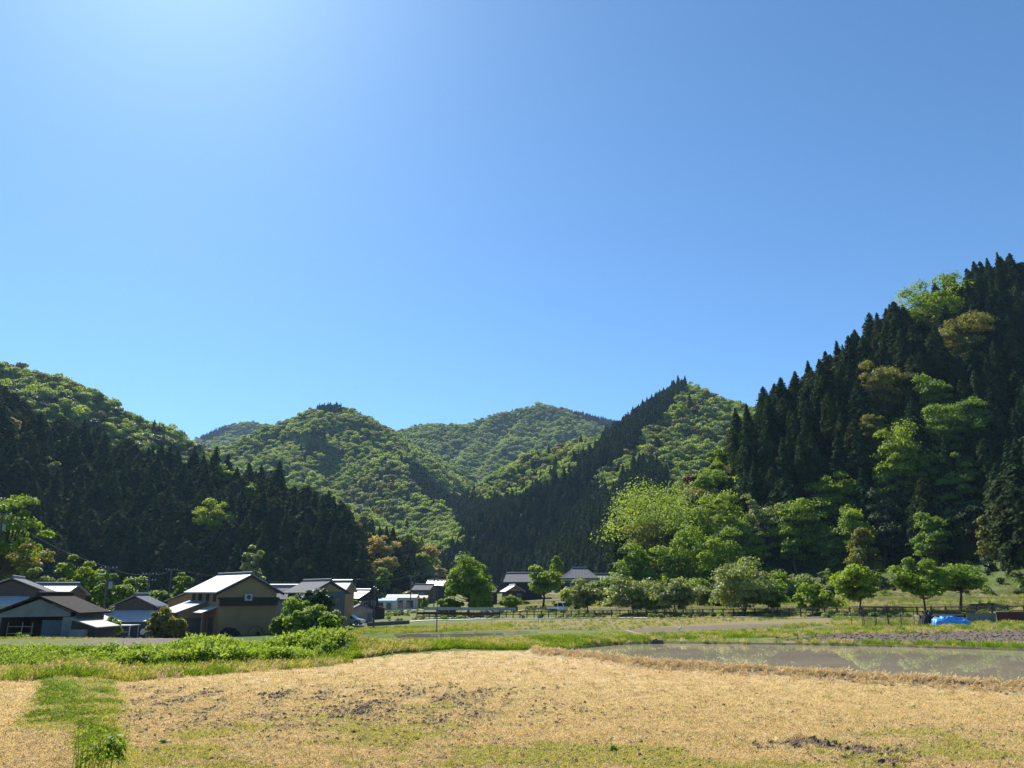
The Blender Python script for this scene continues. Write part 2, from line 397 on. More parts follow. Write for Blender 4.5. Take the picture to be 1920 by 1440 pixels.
# prototypes for the far woods
LODC = []
for i in range(4):
    v, f = cedar_crown(100+i, 22, 2.9+.3*(i % 2), .12, 60, .8, 4, .8) if i < 3 else cedar_crown(100+i, 17, 4.3, .1, 60, 1.0, 5, .42)
    LODC.append(npmesh('cedar_proto_%d' % i, v, f, M['needles'] if i < 3 else M['needles_warm'], link=False))
proto_collection('proto_cedar', LODC)
LODB = []
for i, (mt, Hh) in enumerate((('leaf_forest', 9), ('leaf_forest', 10), ('leaf_mid', 9), ('leaf_forest', 9), ('leaf_olive', 9), ('leaf_dark', 9), ('leaf_grey', 8))):
    v, f, _ = broad_crown(200+i, Hh+1, 10, .05, [7,5,9,6,8,7,6][i], 170, .80, .8, [.50,.62,.42,.55,.46,.5,.55][i])
    LODB.append(npmesh('broad_proto_%d' % i, v, f, M[mt], link=False))
proto_collection('proto_broad', LODB)

# ------------------------------------------------------------------ ground and hills
def Dof(py, z): return (z-EYE)/math.tan(math.atan((720-py)/FPX)+PITCH)
def G(px, py, z=0.0):
    """place on level ground of height z seen at px, py"""
    D = Dof(py, z); return (X(px, D, z), D)
PADDY = [(1036,1226),(1100,1231),(1200,1243),(1350,1254),(1500,1263),(1700,1275),(1920,1289),(2700,1345),(2700,1236),(1920,1217),(1700,1210),(1500,1206),(1240,1203),(1160,1205.5),(1110,1210),(1060,1216)]
PADDY2 = [(738,1191),(765,1188),(860,1186.5),(1000,1185.5),(1015,1187),(950,1191),(860,1196.5),(800,1201),(752,1202)]
PW, PW2 = -.10, -.74
DYKE = [(*G(1000,1224,.1), .1),(*G(1100,1234,.1), .1),(*G(1200,1247,.1), .1),(*G(1500,1268,.1), .1),(*G(1700,1281,.1), .1),(*G(1920,1296,.1), .1),(*G(2500,1340,.1), .1)]
BALK = [(-4.6, 8),(-7.0, 13),(-9.5, 18),(-13.2, 25),(-16.5, 31)]
DRY = [(-9000,9000),(-9000,1275),(0,1262),(130,1264),(200,1270),(300,1262),(460,1252),(640,1240),(740,1229),(850,1221),(960,1221),(1040,1227),(1200,1246),(1500,1268),(1700,1281),(1920,1297),(3000,1380),(9000,3000),(9000,9000)]
PLOUGH = [(1440,1200),(1500,1196),(1600,1186),(1700,1182),(1930,1180),(2700,1184),(2700,1222),(1930,1208),(1700,1203),(1480,1201)]
TAUPE = [(1165,1186),(1200,1178),(1380,1171),(1560,1168),(1500,1178),(1330,1190),(1230,1193),(1215,1192)]
LEFTF = [(60,1218),(230,1197),(420,1189),(560,1187),(430,1206),(200,1221)]
def detail(x, y, z):
    """finer shape of the cultivated ground"""
    px, py = proj(x, y, z); px2, py2 = proj(x, y, np.full(np.shape(x), PW2))
    near = sstep(90, 45, y)
    z = z+near*(fbm(x*.35, y*.35, 3, 3)*.05+fbm(x*3, y*3, 5, 4)*.022)+sstep(60, 120, y)*fbm(x*.08, y*.08, 8, 4)*.25
    d, _ = segdist(x, y, DYKE); z = z+.24*np.exp(-(d/.42)**2)+.06*np.exp(-(d/.35)**2)*fbm(x*4, y*4, 15, 2)
    d, _ = segdist(x, y, BALK); z = z+.16*np.exp(-(d/1.0)**4)
    d, _ = segdist(x, y, [(-60,29.8),(-30,30.8),(-16,32.5),(-7.2,36.2)]); z = z+.28*np.exp(-(d/1.6)**2)
    # bank right of the weeds, between dry field and the far ditch
    d, _ = segdist(x, y, [(-7.2,36.2),(-2,41),(3,43.5)]); z = z+.22*np.exp(-(d/1.5)**2)
    # clods
    cl = inpoly(px, py, [(1405,1388),(1500,1382),(1600,1395),(1720,1412),(1780,1432),(1640,1442),(1560,1418),(1430,1412)])
    z = z+cl*np.clip(fbm(x*7, y*7, 77, 3), 0, 1)*.13
    d, _ = segdist(x, y, [G(770, 1196, PW2), G(1000, 1187, PW2)]); q = sstep(11, 5, d); z = z*(1-q)+(PW2+.07)*q
    m = inpoly(px, py, PADDY) & (y < 60); z = np.where(m, PW-.22, z)
    m = inpoly(px2, py2, PADDY2) & (y < 90) & (y > 40); z = np.where(m, PW2-.25, z)
    m = inpoly(px, py, PLOUGH) & (y < 80) & (y > 30); z = z-m*.10+m*fbm(x*2.2, y*2.2, 9, 3)*.09
    return z
def lerp(c, d, t): return c+(np.asarray(d)-c)*np.asarray(t)[:, None]
def gcolor(x, y, z, h):
    px, py = proj(x, y, z); n = len(x)
    nz = fbm(x*.5, y*.5, 11, 4); nf = fbm(x*2.2, y*2.2, 12, 4); nb = fbm(x*.12, y*.12, 13, 3)
    qx = px+nf*14; qy = py+nf*np.clip((py-1150)*.05, 1, 6)
    c = np.tile([.13, .14, .04], (n, 1))
    c = lerp(c, [.09, .13, .025], sstep(-.2, .5, nz)); c = lerp(c, [.24, .20, .08], sstep(.1, .6, nf+nb*.5)*.7)
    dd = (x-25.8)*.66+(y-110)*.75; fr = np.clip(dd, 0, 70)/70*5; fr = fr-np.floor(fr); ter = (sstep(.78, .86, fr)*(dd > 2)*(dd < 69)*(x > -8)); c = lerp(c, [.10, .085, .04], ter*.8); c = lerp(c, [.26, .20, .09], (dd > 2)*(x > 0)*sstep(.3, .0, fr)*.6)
    emb = inpoly(qx, qy, [(930,1160),(1600,1155),(1600,1172),(1380,1174),(1180,1180),(930,1178)]); c = np.where(emb[:, None], lerp(c, [.24, .185, .085], np.full(n, .7)), c)
    for poly, col in ((LEFTF, (.155,.13,.105)), (TAUPE, (.15,.125,.09))):
        m = inpoly(qx, qy, poly); c = np.where(m[:, None], np.array(col)*(1+nf[:, None]*.3), c)
    m = inpoly(qx, qy, PLOUGH) & (y > 30); c = np.where(m[:, None], np.array((.125,.103,.084))*(1+nf[:, None]*.35), c)
    gr = inpoly(qx, qy, [(730,1200),(860,1200),(1000,1190),(1160,1180),(1220,1197),(1160,1205),(1000,1219),(860,1218),(760,1222)])
    gr |= inpoly(qx, qy, [(1240,1195),(1340,1190),(1500,1178),(1620,1172),(1930,1170),(1930,1180),(1600,1185),(1480,1197),(1250,1200)])
    c = np.where(gr[:, None], lerp(np.tile([.085, .14, .018], (n, 1)), [.20, .19, .06], sstep(.0, .5, nf)), c)
    wd = inpoly(qx, qy, [(-2000,1275),(0,1262),(130,1255),(200,1268),(300,1260),(460,1250),(640,1237),(760,1222),(720,1178),(560,1180),(440,1196),(200,1222),(0,1225),(-2000,1235)]) & (y > 24)
    c = np.where(wd[:, None], lerp(np.tile([.055, .095, .014], (n, 1)), [.12, .14, .03], sstep(0, .5, nf)), c)
    # dry field
    m = inpoly(qx, py+nf*2, DRY) & (y < 46)
    d = np.tile([.50, .38, .19], (n, 1))
    d = lerp(d, [.55, .44, .235], sstep(-.1, .5, nb+nf*.4))
    lowgreen = sstep(1300, 1390, py+nb*60+nz*30+ (px-900)*-.01+fbm(x*.12+y*.02, y*.9, 23, 3)*35)*.85
    d = lerp(d, [.36, .31, .11], lowgreen*sstep(-.6, .3, nz+.2*nb))
    d = lerp(d, [.13, .165, .04], sstep(.25, .6, nf+nz*.5)*lowgreen*.8)
    red = np.exp(-((py-1255)/18)**2)*sstep(600, 1000, px)
    d = lerp(d, [.50, .30, .16], red*.5)
    row = np.sin((x*.25+y)*5.2+nb*3)*.5+.5; d = lerp(d, [.44, .35, .17], row*.35*sstep(.0, .3, nz+.2))
    soil = (sstep(1275, 1300, py)*sstep(1385, 1345, py)*sstep(190, 260, px)*sstep(1150, 850, px))
    fs = fbm(x*2.6, y*1.1, 21, 4)
    d = lerp(d, [.155, .115, .09], np.clip(soil*sstep(-.5, .45, fs+nb*.2)*.72, 0, 1))
    cl = inpoly(px+nf*25, py+nf*8, [(1405,1388),(1500,1382),(1600,1395),(1720,1412),(1780,1432),(1640,1442),(1560,1418),(1430,1412)])
    d = lerp(d, [.085, .063, .05], cl*sstep(-.1, .15, nf))
    bl, _ = segdist(x, y, BALK); bm = sstep(1.12, .72, bl+nf*.3)
    bc = lerp(np.tile([.15, .21, .035], (n, 1)), [.33, .25, .12], sstep(-.1, .45, nf+nz*.6)*.7)
    bp = inpoly(qx, qy, [(72,1284),(148,1280),(155,1322),(66,1328)]); bc = np.where(bp[:, None], np.array([.13, .24, .01]), bc)
    lowb = sstep(1345, 1380, py)*sstep(170, 110, px+nf*30); bc = lerp(bc, [.36, .25, .14], lowb*.8)
    d = d*(1-bm[:, None])+bc*bm[:, None]
    c = np.where(m[:, None], d, c)
    dk, _ = segdist(x, y, DYKE); c = lerp(c, [.42, .32, .17], sstep(.65, .4, dk+nf*.15)*(y < 70))
    wet = (inpoly(px, py, PADDY) & (y < 60)) | (inpoly(px, py, PADDY2) & (y < 90) & (y > 40)); c = np.where(wet[:, None], np.array([.09, .075, .05]), c)
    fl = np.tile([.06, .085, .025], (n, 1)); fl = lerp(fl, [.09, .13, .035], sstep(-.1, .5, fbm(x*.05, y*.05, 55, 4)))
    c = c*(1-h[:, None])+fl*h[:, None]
    return np.clip(c, 0, 1)
def polar(rs, az):
    A, Rr = np.meshgrid(az, rs); return (Rr*np.sin(A)).ravel(), (Rr*np.cos(A)).ravel()
def grid_faces(nr, na):
    i = np.arange(nr-1)[:, None]*na+np.arange(na-1)[None, :]
    i = i.ravel(); return np.stack([i, i+1, i+na+1, i+na], 1)
def setcol(o, c):
    a = o.data.color_attributes.new('Col', 'FLOAT_COLOR', 'POINT')
    a.data.foreach_set('color', np.concatenate([c, np.ones((len(c), 1))], 1).astype(np.float32).ravel())
def submesh(name, V, F, C, mat):
    used = np.unique(F); mp = np.full(len(V), -1); mp[used] = np.arange(len(used))
    o = npmesh(name, V[used], mp[F], mat, smooth=True); setcol(o, C[used]); o['kind'] = 'structure'; return o
azf = np.concatenate([np.radians(np.linspace(-75, -43, 30, endpoint=False)), np.radians(np.arange(-43, 43, .095)), np.radians(np.linspace(43, 75, 30))])
rsf = np.concatenate([[2.0, 4.0], 6*(1.0068)**np.arange(0, 595)])
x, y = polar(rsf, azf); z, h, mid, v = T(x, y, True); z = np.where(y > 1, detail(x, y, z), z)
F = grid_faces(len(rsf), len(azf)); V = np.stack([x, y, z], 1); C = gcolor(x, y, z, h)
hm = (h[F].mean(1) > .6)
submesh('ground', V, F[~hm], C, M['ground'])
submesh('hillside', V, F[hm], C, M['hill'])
RMAX = rsf[-1]
azc = np.radians(np.concatenate([np.linspace(-52, -45, 12, endpoint=False), np.arange(-45, 45, .16), np.linspace(45, 52, 12)]))
rsc = RMAX*.985*(1.006)**np.arange(0, 345)
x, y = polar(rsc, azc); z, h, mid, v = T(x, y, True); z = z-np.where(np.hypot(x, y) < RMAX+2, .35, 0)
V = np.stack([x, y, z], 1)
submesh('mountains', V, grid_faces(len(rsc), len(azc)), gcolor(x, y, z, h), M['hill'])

# horizon table for what the photograph can see
AZB = np.radians(np.arange(-44, 44, .2)); RB = 60*(1.012)**np.arange(0, 330)
xb, yb = polar(RB, AZB); zb = T(xb, yb); EL = ((zb-EYE)/np.hypot(xb, yb)).reshape(len(RB), len(AZB)); RUN = np.maximum.accumulate(EL, 0)
def visible(x, y, top, margin=.012, back=1.04):
    r = np.hypot(x, y); a = np.arctan2(x, y)
    ia = np.clip(np.round((a-AZB[0])/(AZB[1]-AZB[0])).astype(int), 0, len(AZB)-1)
    ir = np.clip(np.floor(np.log(np.maximum(r/back, 61)/60)/math.log(1.012)).astype(int), 0, len(RB)-1)
    ok = (top-EYE)/r > RUN[ir, ia]-margin
    return ok & (np.abs(a) < R(38.5))
# ------------------------------------------------------------------ woods
CONIF = [ # pixel outlines of the dark plantations on the middle hill and behind
 [(1238,724),(1292,712),(1262,765),(1222,800),(1165,850),(1080,910),(1036,905),(1120,838),(1190,778)],
 [(1036,893),(1100,905),(1150,930),(1168,885),(1200,860),(1232,872),(1260,905),(1245,965),(1205,1015),(1190,1112),(820,1112),(845,1035),(900,983),(960,945)],
 [(790,885),(850,925),(925,935),(985,930),(940,975),(880,1000),(850,960),(800,925)],
 [(1070,772),(1160,780),(1170,800),(1110,795)], [(368,812),(420,796),(440,800),(385,826)], [(600,760),(640,750),(645,770),(610,775)],
 [(740,850),(800,880),(880,960),(850,965),(780,905)],
]
BROADF = [ # broadleaf patches inside the near dark hills
 [(1100,1200),(1150,1090),(1190,990),(1240,915),(1290,880),(1325,830),(1345,770),(1372,770),(1362,850),(1350,940),(1400,960),(1390,1120)],
]
def cand(x0, x1, y0, y1, s, g):
    xs = np.arange(x0, x1, s); ys = np.arange(y0, y1, s); xx, yy = np.meshgrid(xs, ys)
    xx = xx.ravel()+(np.tile([0, s/2], len(ys))[:len(ys)].repeat(len(xs))); yy = yy.ravel().astype(float)
    return xx+g.uniform(-.38, .38, len(xx))*s, yy+g.uniform(-.38, .38, len(xx))*s
def hillpoints(x0, x1, y0, y1, s, seed, th):
    g = np.random.default_rng(seed); x, y = cand(x0, x1, y0, y1, s, g)
    k = np.abs(np.arctan2(x, y)) < R(38); x, y = x[k], y[k]
    z, h, mid, _ = T(x, y, True); k = (h > .75) & visible(x, y, z+th)
    return x[k], y[k], z[k], mid[k]
cedars = []   # x,y,z,height,mid
others = {m: [] for m in MID}
# hillside broadleaf trees seen among the conifers
def crown_at(px, py, H, th=.68):
    D = np.arange(150 if px > 900 else (270 if px > 640 else 165), 480, 1.0); zz = EYE+D*math.tan(math.atan((720-py)/FPX)+PITCH); xx = (px-960)/FPX*(D*math.cos(PITCH)+(zz-EYE)*math.sin(PITCH))
    e = T(xx, D)+H*th-zz; k = np.argmax(e >= 0) if (e >= 0).any() else np.argmax(e); return float(xx[k]), float(D[k])
HB = [(1750,560,112,'leaf_bright','round bright yellow green tree standing out on the crest of the right hill'),(1808,622,80,'leaf_olive','dull olive round tree high on the right hill'),(1655,712,84,'leaf_olive','brownish olive tree in the middle of the dark right hill'),
 (1690,842,100,'leaf_bright','bright leafy tree halfway up the right hill'),(1768,792,90,'leaf_mid','pale green tree above the bright one halfway up the right hill'),(1826,800,70,'leaf_mid','pale green tree right of the other pale one on the right hill'),(1750,738,60,'leaf_mid','thin green crown under the dark trees of the right hill'),
 (1640,812,60,'leaf_olive','brownish crown left of the bright leafy tree on the right hill'),(1560,922,78,'leaf_bright','bright crown at the top of the sunlit diagonal streak on the right hill'),(1512,968,90,'leaf_bright','bright crown in the middle of the sunlit diagonal streak on the right hill'),(1487,1008,64,'leaf_bright','bright crown at the lower end of the sunlit diagonal streak on the right hill'),
 (1682,905,58,'leaf_mid','small sunlit crown right of the diagonal streak'),(1422,1030,40,'leaf_bright','small bright tree low on the right hill above the large spreading tree'),(1650,975,90,'leaf_dark','dark leafy tree low in the shadow of the right hill'),(1430,962,86,'leaf_grey','twiggy grey tree low on the right hill'),
 (1800,900,64,'leaf_mid','narrow sunlit green crown low on the right hill'),(1828,960,60,'leaf_dark','dark green crown above the grassy slope at right'),(1352,962,84,'leaf_bright','large bright tree on the lower left flank of the right hill'),(1298,995,74,'leaf_mid','mid green tree left of the large bright one on the flank'),(1372,1012,70,'leaf_mid','mid green tree right below the large bright one on the flank'),(1325,1052,92,'leaf_bright','low bright tree at the foot of the flank behind the thin grey trees'),(1268,1062,66,'leaf_mid','low mid green tree left of the low bright one'),
 (1232,960,96,'leaf_mid','mid green tree on the left edge of the right hill'),(1205,1020,84,'leaf_olive','yellowish tree on the left edge of the right hill'),(1190,1068,70,'leaf_mid','low green tree at the left foot of the right hill'),(1300,905,48,'leaf_red','reddish brown tree on the left flank of the right hill'),
 (1352,850,44,'leaf_bright','bright tree at the upper left edge of the right hill'),(1335,905,50,'leaf_bright','bright tree below the upper left edge of the right hill'),(1372,1075,80,'leaf_mid','green tree just above the large spreading tree'),
 (1602,985,70,'leaf_bright','bright crown low on the right hill behind the netted cage'),(1722,872,62,'leaf_mid','green crown just below the bright leafy tree on the right hill'),(1552,1010,60,'leaf_mid','soft green crown right of the lower end of the diagonal streak'),(1745,1010,66,'leaf_mid','green crown low on the right hill above the blue tarp'),(1620,1040,60,'leaf_olive','olive bush like crown at the foot of the right hill behind the bright tree'),(1862,1010,56,'leaf_olive','olive crown above the grassy slope near the right edge'),
 (400,968,66,'leaf_bright','bright yellow green crown alone in the dark left hillside'),(108,840,20,'leaf_bright','tiny bright crown high in the dark left hillside'),(20,818,24,'leaf_gold','small golden crown high in the dark left hillside'),(95,880,30,'leaf_grey','small pale crown in the dark left hillside'),
 (472,920,30,'leaf_bright','small bright crown right of the lone bright one on the left hillside'),(538,920,22,'leaf_olive','small olive crown low on the left ridge'),(420,870,40,'leaf_bright','bright crown on the left ridge line'),
 (685,978,34,'leaf_olive','olive crown at the right end of the left ridge'),(714,1030,40,'leaf_gold','golden bamboo clump at the right end of the left hill'),(722,1062,36,'leaf_gold','second golden bamboo clump below the first'),(720,1085,28,'leaf_bright','yellow green bush under the golden bamboo'),
 (765,1010,40,'leaf_bright','bright crown on the low knoll'),(800,1030,40,'leaf_gold','golden crown on the low knoll'),(825,1075,26,'leaf_gold','small golden crown at the right foot of the knoll'),(790,1050,34,'leaf_mid','mid green crown on the low knoll')]
HBP = []
for px, py, wpx, mt, lab in HB:
    W0 = max(5, wpx*200/1495); H = max(6, min(14, W0*.85+2)); x, y = crown_at(px, py, H); W_ = wpx*y/1495*1.12; H = max(7, min(19, W_*.95+4)); x, y = crown_at(px, py, H, .66); HBP.append((x, y, W_, H, mt, lab))
# near hills
x, y, z, mid = hillpoints(-330, 300, 110, 480, 4.9, 1, 18)
k = (mid == MID.index('near_right')) | ((mid == MID.index('near_left')) & (np.random.default_rng(77).random(len(x)) < .82)); x, y, z, mid = x[k], y[k], z[k], mid[k]
px, py = proj(x, y, z+8)
br = np.zeros(len(x), bool)
for p in BROADF: br |= inpoly(px+fbm(x*.1, y*.1, 5)*12, py, p)
gap = (px > 1400) & (py > 1085)
g = np.random.default_rng(5); hgt = np.where(mid == MID.index('near_right'), g.uniform(12, 20, len(x)), g.choice([11, 13, 15, 17, 20], len(x))*g.uniform(.9, 1.1, len(x)))
hgt *= np.where((mid == MID.index('near_right')) & (z < 30), 1.15, 1)
NEARB = np.stack([x, y, z], 1)[br]
CED = np.stack([x, y, z, hgt, mid], 1)[~br & ~gap]
px, py = proj(CED[:, 0], CED[:, 1], CED[:, 2]+CED[:, 3])
keep = np.ones(len(CED), bool)
for hx, hy, hw, hh_, _, _ in HBP:
    hz_ = float(T(np.array([hx]), np.array([hy]))[0]); r1 = math.hypot(hx, hy); az1 = math.atan2(hx, hy); low = (hz_+hh_*.5-EYE)/r1
    rr = np.hypot(CED[:, 0], CED[:, 1]); da = np.abs(np.arctan2(CED[:, 0], CED[:, 1])-az1)*rr
    keep &= ~((da < hw*.42) & (rr < r1+1) & ((CED[:, 2]+CED[:, 3]-EYE)/rr > low)); keep &= np.hypot(CED[:, 0]-hx, CED[:, 1]-hy) > hw*.30
CED = CED[keep]; px, py = proj(CED[:, 0], CED[:, 1], CED[:, 2]+CED[:, 3])
score = CED[:, 3]/CED[:, 1]*np.where((px > -10) & (px < 1930), 1, .01)
order = np.argsort(-score); IND, RESTC = CED[order[:290]], CED[order[290:]]
# broadleaf upper part of the left hill, the middle hill and the far mountains
FOREST = {}
def addf(mid_name, x, y, z, conif):
    FOREST.setdefault(mid_name, []).append((x, y, z, conif))
for (x0, x1, y0, y1, s, seed, names) in ((-600, 500, 300, 1000, 5.6, 2, ('far_left', 'mid_right', 'knoll')), (-900, 400, 480, 1400, 5.9, 3, ('centre_left',)), (-1400, 800, 900, 2500, 7.4, 4, ('centre_right', 'distant'))):
    x, y, z, mid = hillpoints(x0, x1, y0, y1, s, seed, 11)
    px, py = proj(x, y, z+6); wob = fbm(x*.02, y*.02, 66, 3)*14; wob2 = fbm(x*.02+9, y*.02, 67, 3)*8
    con = np.zeros(len(x), bool)
    for p in CONIF: con |= inpoly(px+wob, py+wob2, p)
    con |= fbm(x*.012, y*.012, 88, 3)+.25*fbm(x*.1, y*.1, 89, 2) > .74
    con |= (np.random.default_rng(seed).random(len(x)) < .008)
    con |= (mid == MID.index('knoll')) & (fbm(x*.03, y*.03, 91, 2) > -.05)
    for nme in names:
        k = mid == MID.index(nme); addf(nme, x[k], y[k], z[k], con[k])
FLAB = {'far_left': ('bright spring broadleaf wood covering the upper left hill behind the dark conifers', 'forest'),
 'mid_right': ('mixed wood on the pointed middle hill, broadleaf above and dark conifers below', 'forest'),
 'knoll': ('mixed brown and dark wood on the low knoll behind the village houses', 'forest'),
 'centre_left': ('broadleaf wood covering the rounded mountain left of the valley head', 'forest'),
 'centre_right': ('hazy broadleaf wood covering the wide mountain closing the valley', 'forest'),
 'distant': ('small bluish wooded summit far behind on the left', 'forest')}
nt_all = 0
for nme, L in FOREST.items():
    x, y, z, con = [np.concatenate(q) for q in zip(*L)]; g = np.random.default_rng(len(nme)); n = len(x); nt_all += n
    s = g.choice([.62, .8, .95, 1.1, 1.3], n)*g.uniform(.85, 1.1, n)*1.04*{'far_left': .80, 'mid_right': .76, 'knoll': .75, 'centre_left': .78}.get(nme, .88)
    pw = np.array([.27, .2, .25, .13, .06, .05, .04]); pid = g.choice(7, n, p=pw)
    lowf = fbm(x*.008, y*.008, 71, 3); pid = np.where((lowf > .25) & (g.random(n) < .35), 4, pid)
    if nme == 'knoll': pid = np.where(g.random(n) < .5, 4, pid)
    rot = np.zeros((n, 3)); rot[:, 2] = g.uniform(0, 6.28, n)
    lab, cat = FLAB[nme]
    b = ~con
    full = np.stack([x, y, z-.8], 1)
    hc = {'mid_right': (13, 18)}.get(nme, (11, 15))
    sc = np.stack([s, s, s*g.uniform(.8, 1.15, n)], 1)
    hcs = g.uniform(*hc, n)/22; scc = np.stack([hcs*1.15, hcs*1.15, hcs], 1)
    if b.any(): scatter('broadleaf_forest', 'proto_broad', full[b], rot[b], sc[b], pid[b], lab if nme != 'mid_right' else 'bright broadleaf wood on the upper slopes of the pointed middle hill', cat)
    if con.any(): scatter('conifer_forest', 'proto_cedar', full[con], rot[con], scc[con], g.choice(4, con.sum()), {'mid_right': 'dark conifer plantation on the lower slopes of the pointed middle hill', 'knoll': 'dark conifers on the low knoll behind the village houses', 'far_left': 'scattered conifers among the broadleaf trees of the upper left hill', 'centre_left': 'dark conifer strips on the rounded mountain left of the valley head', 'centre_right': 'dark conifer patches on the wide mountain closing the valley', 'distant': 'dark conifer edge of the small bluish summit far behind'}[nme], cat)
n = len(RESTC); g = np.random.default_rng(8); rot = np.zeros((n, 3)); rot[:, 2] = g.uniform(0, 6.28, n); hs = RESTC[:, 3]/22
scatter('conifer_forest', 'proto_cedar', RESTC[:, :3]-[0, 0, .5], rot, np.stack([hs*1.45, hs*1.45, hs], 1)*g.uniform(.9, 1.15, (n, 1)), g.choice(4, n, p=[.22, .22, .2, .36]), 'dark conifer wood covering the near left hillside and gaps of the right hillside', 'forest')
print('TREES', nt_all, len(CED), len(IND), len(NEARB), flush=True)

# individual conifers of the near hillsides
NB = {}   # cedars that stand right beside a landmark tree are told apart by it
ipx, ipy = proj(IND[:, 0], IND[:, 1], IND[:, 2]+IND[:, 3]*.6)
for hx, hy, hw, hh_, _, lab in HBP:
    if hx < 0 and 'left hill' not in lab: continue
    hpx, hpy = proj(hx, hy, float(T(np.array([hx]), np.array([hy]))[0])+hh_*.6); half = hw/2/hy*1495
    for side, dx, dy in (('just left of', -half-12, 0), ('just right of', half+12, 0), ('rising directly above', 0, -half-25)):
        d = np.hypot(ipx-hpx-dx, ipy-hpy-dy); k = int(np.argmin(d))
        if d[k] < 22 and k not in NB: NB[k] = ('dark cedar '+side+' the '+lab.replace('small ', '').replace('tiny ', '')).split()[:16]
NB = {k: ' '.join(v) for k, v in NB.items()}
NB = {k: v for k, v in NB.items() if v.split()[-1] not in ('the', 'of', 'in', 'on', 'a', 'above', 'right', 'left', 'large', 'dark', 'other', 'upper', 'at')}
CP = []
for i in range(9):
    Hh = 24 if i < 7 else 18; v, f = cedar_crown(300+i, Hh, [2.7, 3.1, 2.9, 3.3, 2.6, 3.4, 3.0, 4.4, 3.8][i], [.16, .24, .12, .2, .3, .1, .35, .1, .2][i], 150, .46, 7, [.85, .7, .95, .75, .8, .65, .6, .42, .5][i])
    cr = npmesh('crown', v, f, M['needles'] if i not in (3, 6, 8) else M['needles_warm'], link=False)
    tr = trunk_mb(Hh*.96, .28, np.random.default_rng(i), r1=.05).build('trunk', M['bark_pale' if i in (4, 6) else 'bark']); COL.objects.unlink(tr)
    CP.append((cr, tr))
g = np.random.default_rng(9)
for i, (x, y, z, hh, m) in enumerate(IND):
    ppx, ppy = proj(x, y, z+hh)
    right = m == MID.index('near_right')
    if right:
        d, _ = segdist(np.array([x]), np.array([y]), [(q[0], q[1]) for q in R3[0][4]])
        lab, grp = ('tall dark cedar standing on the skyline crest of the right hill', 'cedars along the crest of the right hill') if d[0] < 12 else \
            (('dark cedar near the foot of the steep right hillside above the shrubs', 'cedars at the foot of the right hillside') if z < 22 else ('dark green cedar in the dense stand covering the right hillside', 'cedars of the right hillside'))
    else: lab, grp = 'dark conifer in the shaded stand at the lower left hillside', 'conifers of the left hillside'
    if i in NB: lab = NB[i]
    o = empty('cedar_tree', (x, y, z-.4), g.uniform(0, 6.28), label=lab, cat='conifer', group=grp)
    cr, tr = CP[g.integers(9)]; s = hh/24; o.scale = (s*g.uniform(1.0, 1.4),)*2+(s,)
    for q in (cr, tr):
        c = q.copy(); COL.objects.link(c); c.parent = o
# ------------------------------------------------------------------ more materials
M['wall_tan'] = plain('wall_tan', (.33,.22,.10), .9, (.26,.17,.08), .7)
M['wall_brown'] = plain('wall_brown', (.12,.085,.06), .9)
M['wall_grey'] = plain('wall_grey', (.23,.235,.235), .85, (.14,.145,.145), .8)
M['wall_blue'] = plain('wall_blue', (.09,.115,.14), .7, (.07,.085,.10), 2)
M['wall_dark'] = plain('wall_dark', (.05,.043,.04), .9)
M['wall_white'] = plain('wall_white', (.55,.53,.50), .9)
M['boards'] = plain('boards', (.055,.035,.028), .85)
M['wood_fence'] = plain('wood_fence', (.035,.028,.022), .9)
M['timber'] = plain('timber', (.33,.28,.20), .9, (.20,.16,.11), 5)
M['tile_grey'] = plain('tile_grey', (.13,.14,.15), .75, (.09,.095,.10), 5, spec=.15)
M['tile_silver'] = plain('tile_silver', (.30,.315,.335), .5, (.20,.21,.23), 7, spec=.45)
M['tile_dark'] = plain('tile_dark', (.075,.08,.09), .35, (.05,.053,.06), 5, spec=.7)
M['roof_brown'] = plain('roof_brown', (.045,.037,.03), .9, (.03,.026,.022), 2, spec=.1)
M['sheet_white'] = plain('sheet_white', (.50,.50,.50), .6, (.40,.395,.385), 1.5, spec=.3)
M['sheet_blue'] = plain('sheet_blue', (.20,.33,.48), .4)
M['sheet_red'] = plain('sheet_red', (.11,.028,.022), .7, (.07,.02,.018), 3)
M['sheet_tan'] = plain('sheet_tan', (.34,.29,.25), .6)
M['glass'] = plain('glass', (.03,.035,.04), .08, spec=.8)
M['frame'] = plain('frame', (.12,.10,.085), .6)
M['frame_white'] = plain('frame_white', (.5,.5,.48), .5)
M['concrete'] = plain('concrete', (.50,.48,.44), .9, (.40,.38,.34), .8)
M['concrete_dark'] = plain('concrete_dark', (.13,.12,.11), .9, (.08,.075,.07), 1)
M['pole'] = plain('pole', (.10,.095,.09), .85)
M['wire'] = plain('wire', (.06,.06,.065), .6)
M['insulator'] = plain('insulator', (.6,.6,.6), .3)
M['steel'] = plain('steel', (.10,.11,.11), .5, metal=.3)
M['rail_grey'] = plain('rail_grey', (.27,.31,.30), .5)
M['car_white'] = plain('car_white', (.75,.76,.77), .15, (.72,.73,.74), 1, spec=.8)
M['car_silver'] = plain('car_silver', (.52,.55,.58), .2, (.50,.53,.56), 1, metal=.4, spec=.8)
M['tyre'] = plain('tyre', (.02,.02,.02), .9)
M['lamp_glass'] = plain('lamp_glass', (.8,.8,.75), .1)
M['red_plastic'] = plain('red_plastic', (.35,.03,.02), .4)
M['tarp_blue'] = plain('tarp_blue', (.05,.24,.62), .35, (.10,.36,.75), 6, bump=.5, spec=.6)
M['net_black'] = plain('net_black', (.02,.02,.022), .8)
M['feather_white'] = plain('feather_white', (.78,.78,.76), .8)
M['beak'] = plain('beak', (.12,.09,.03), .5)
M['blue_plastic'] = plain('blue_plastic', (.04,.16,.30), .4)

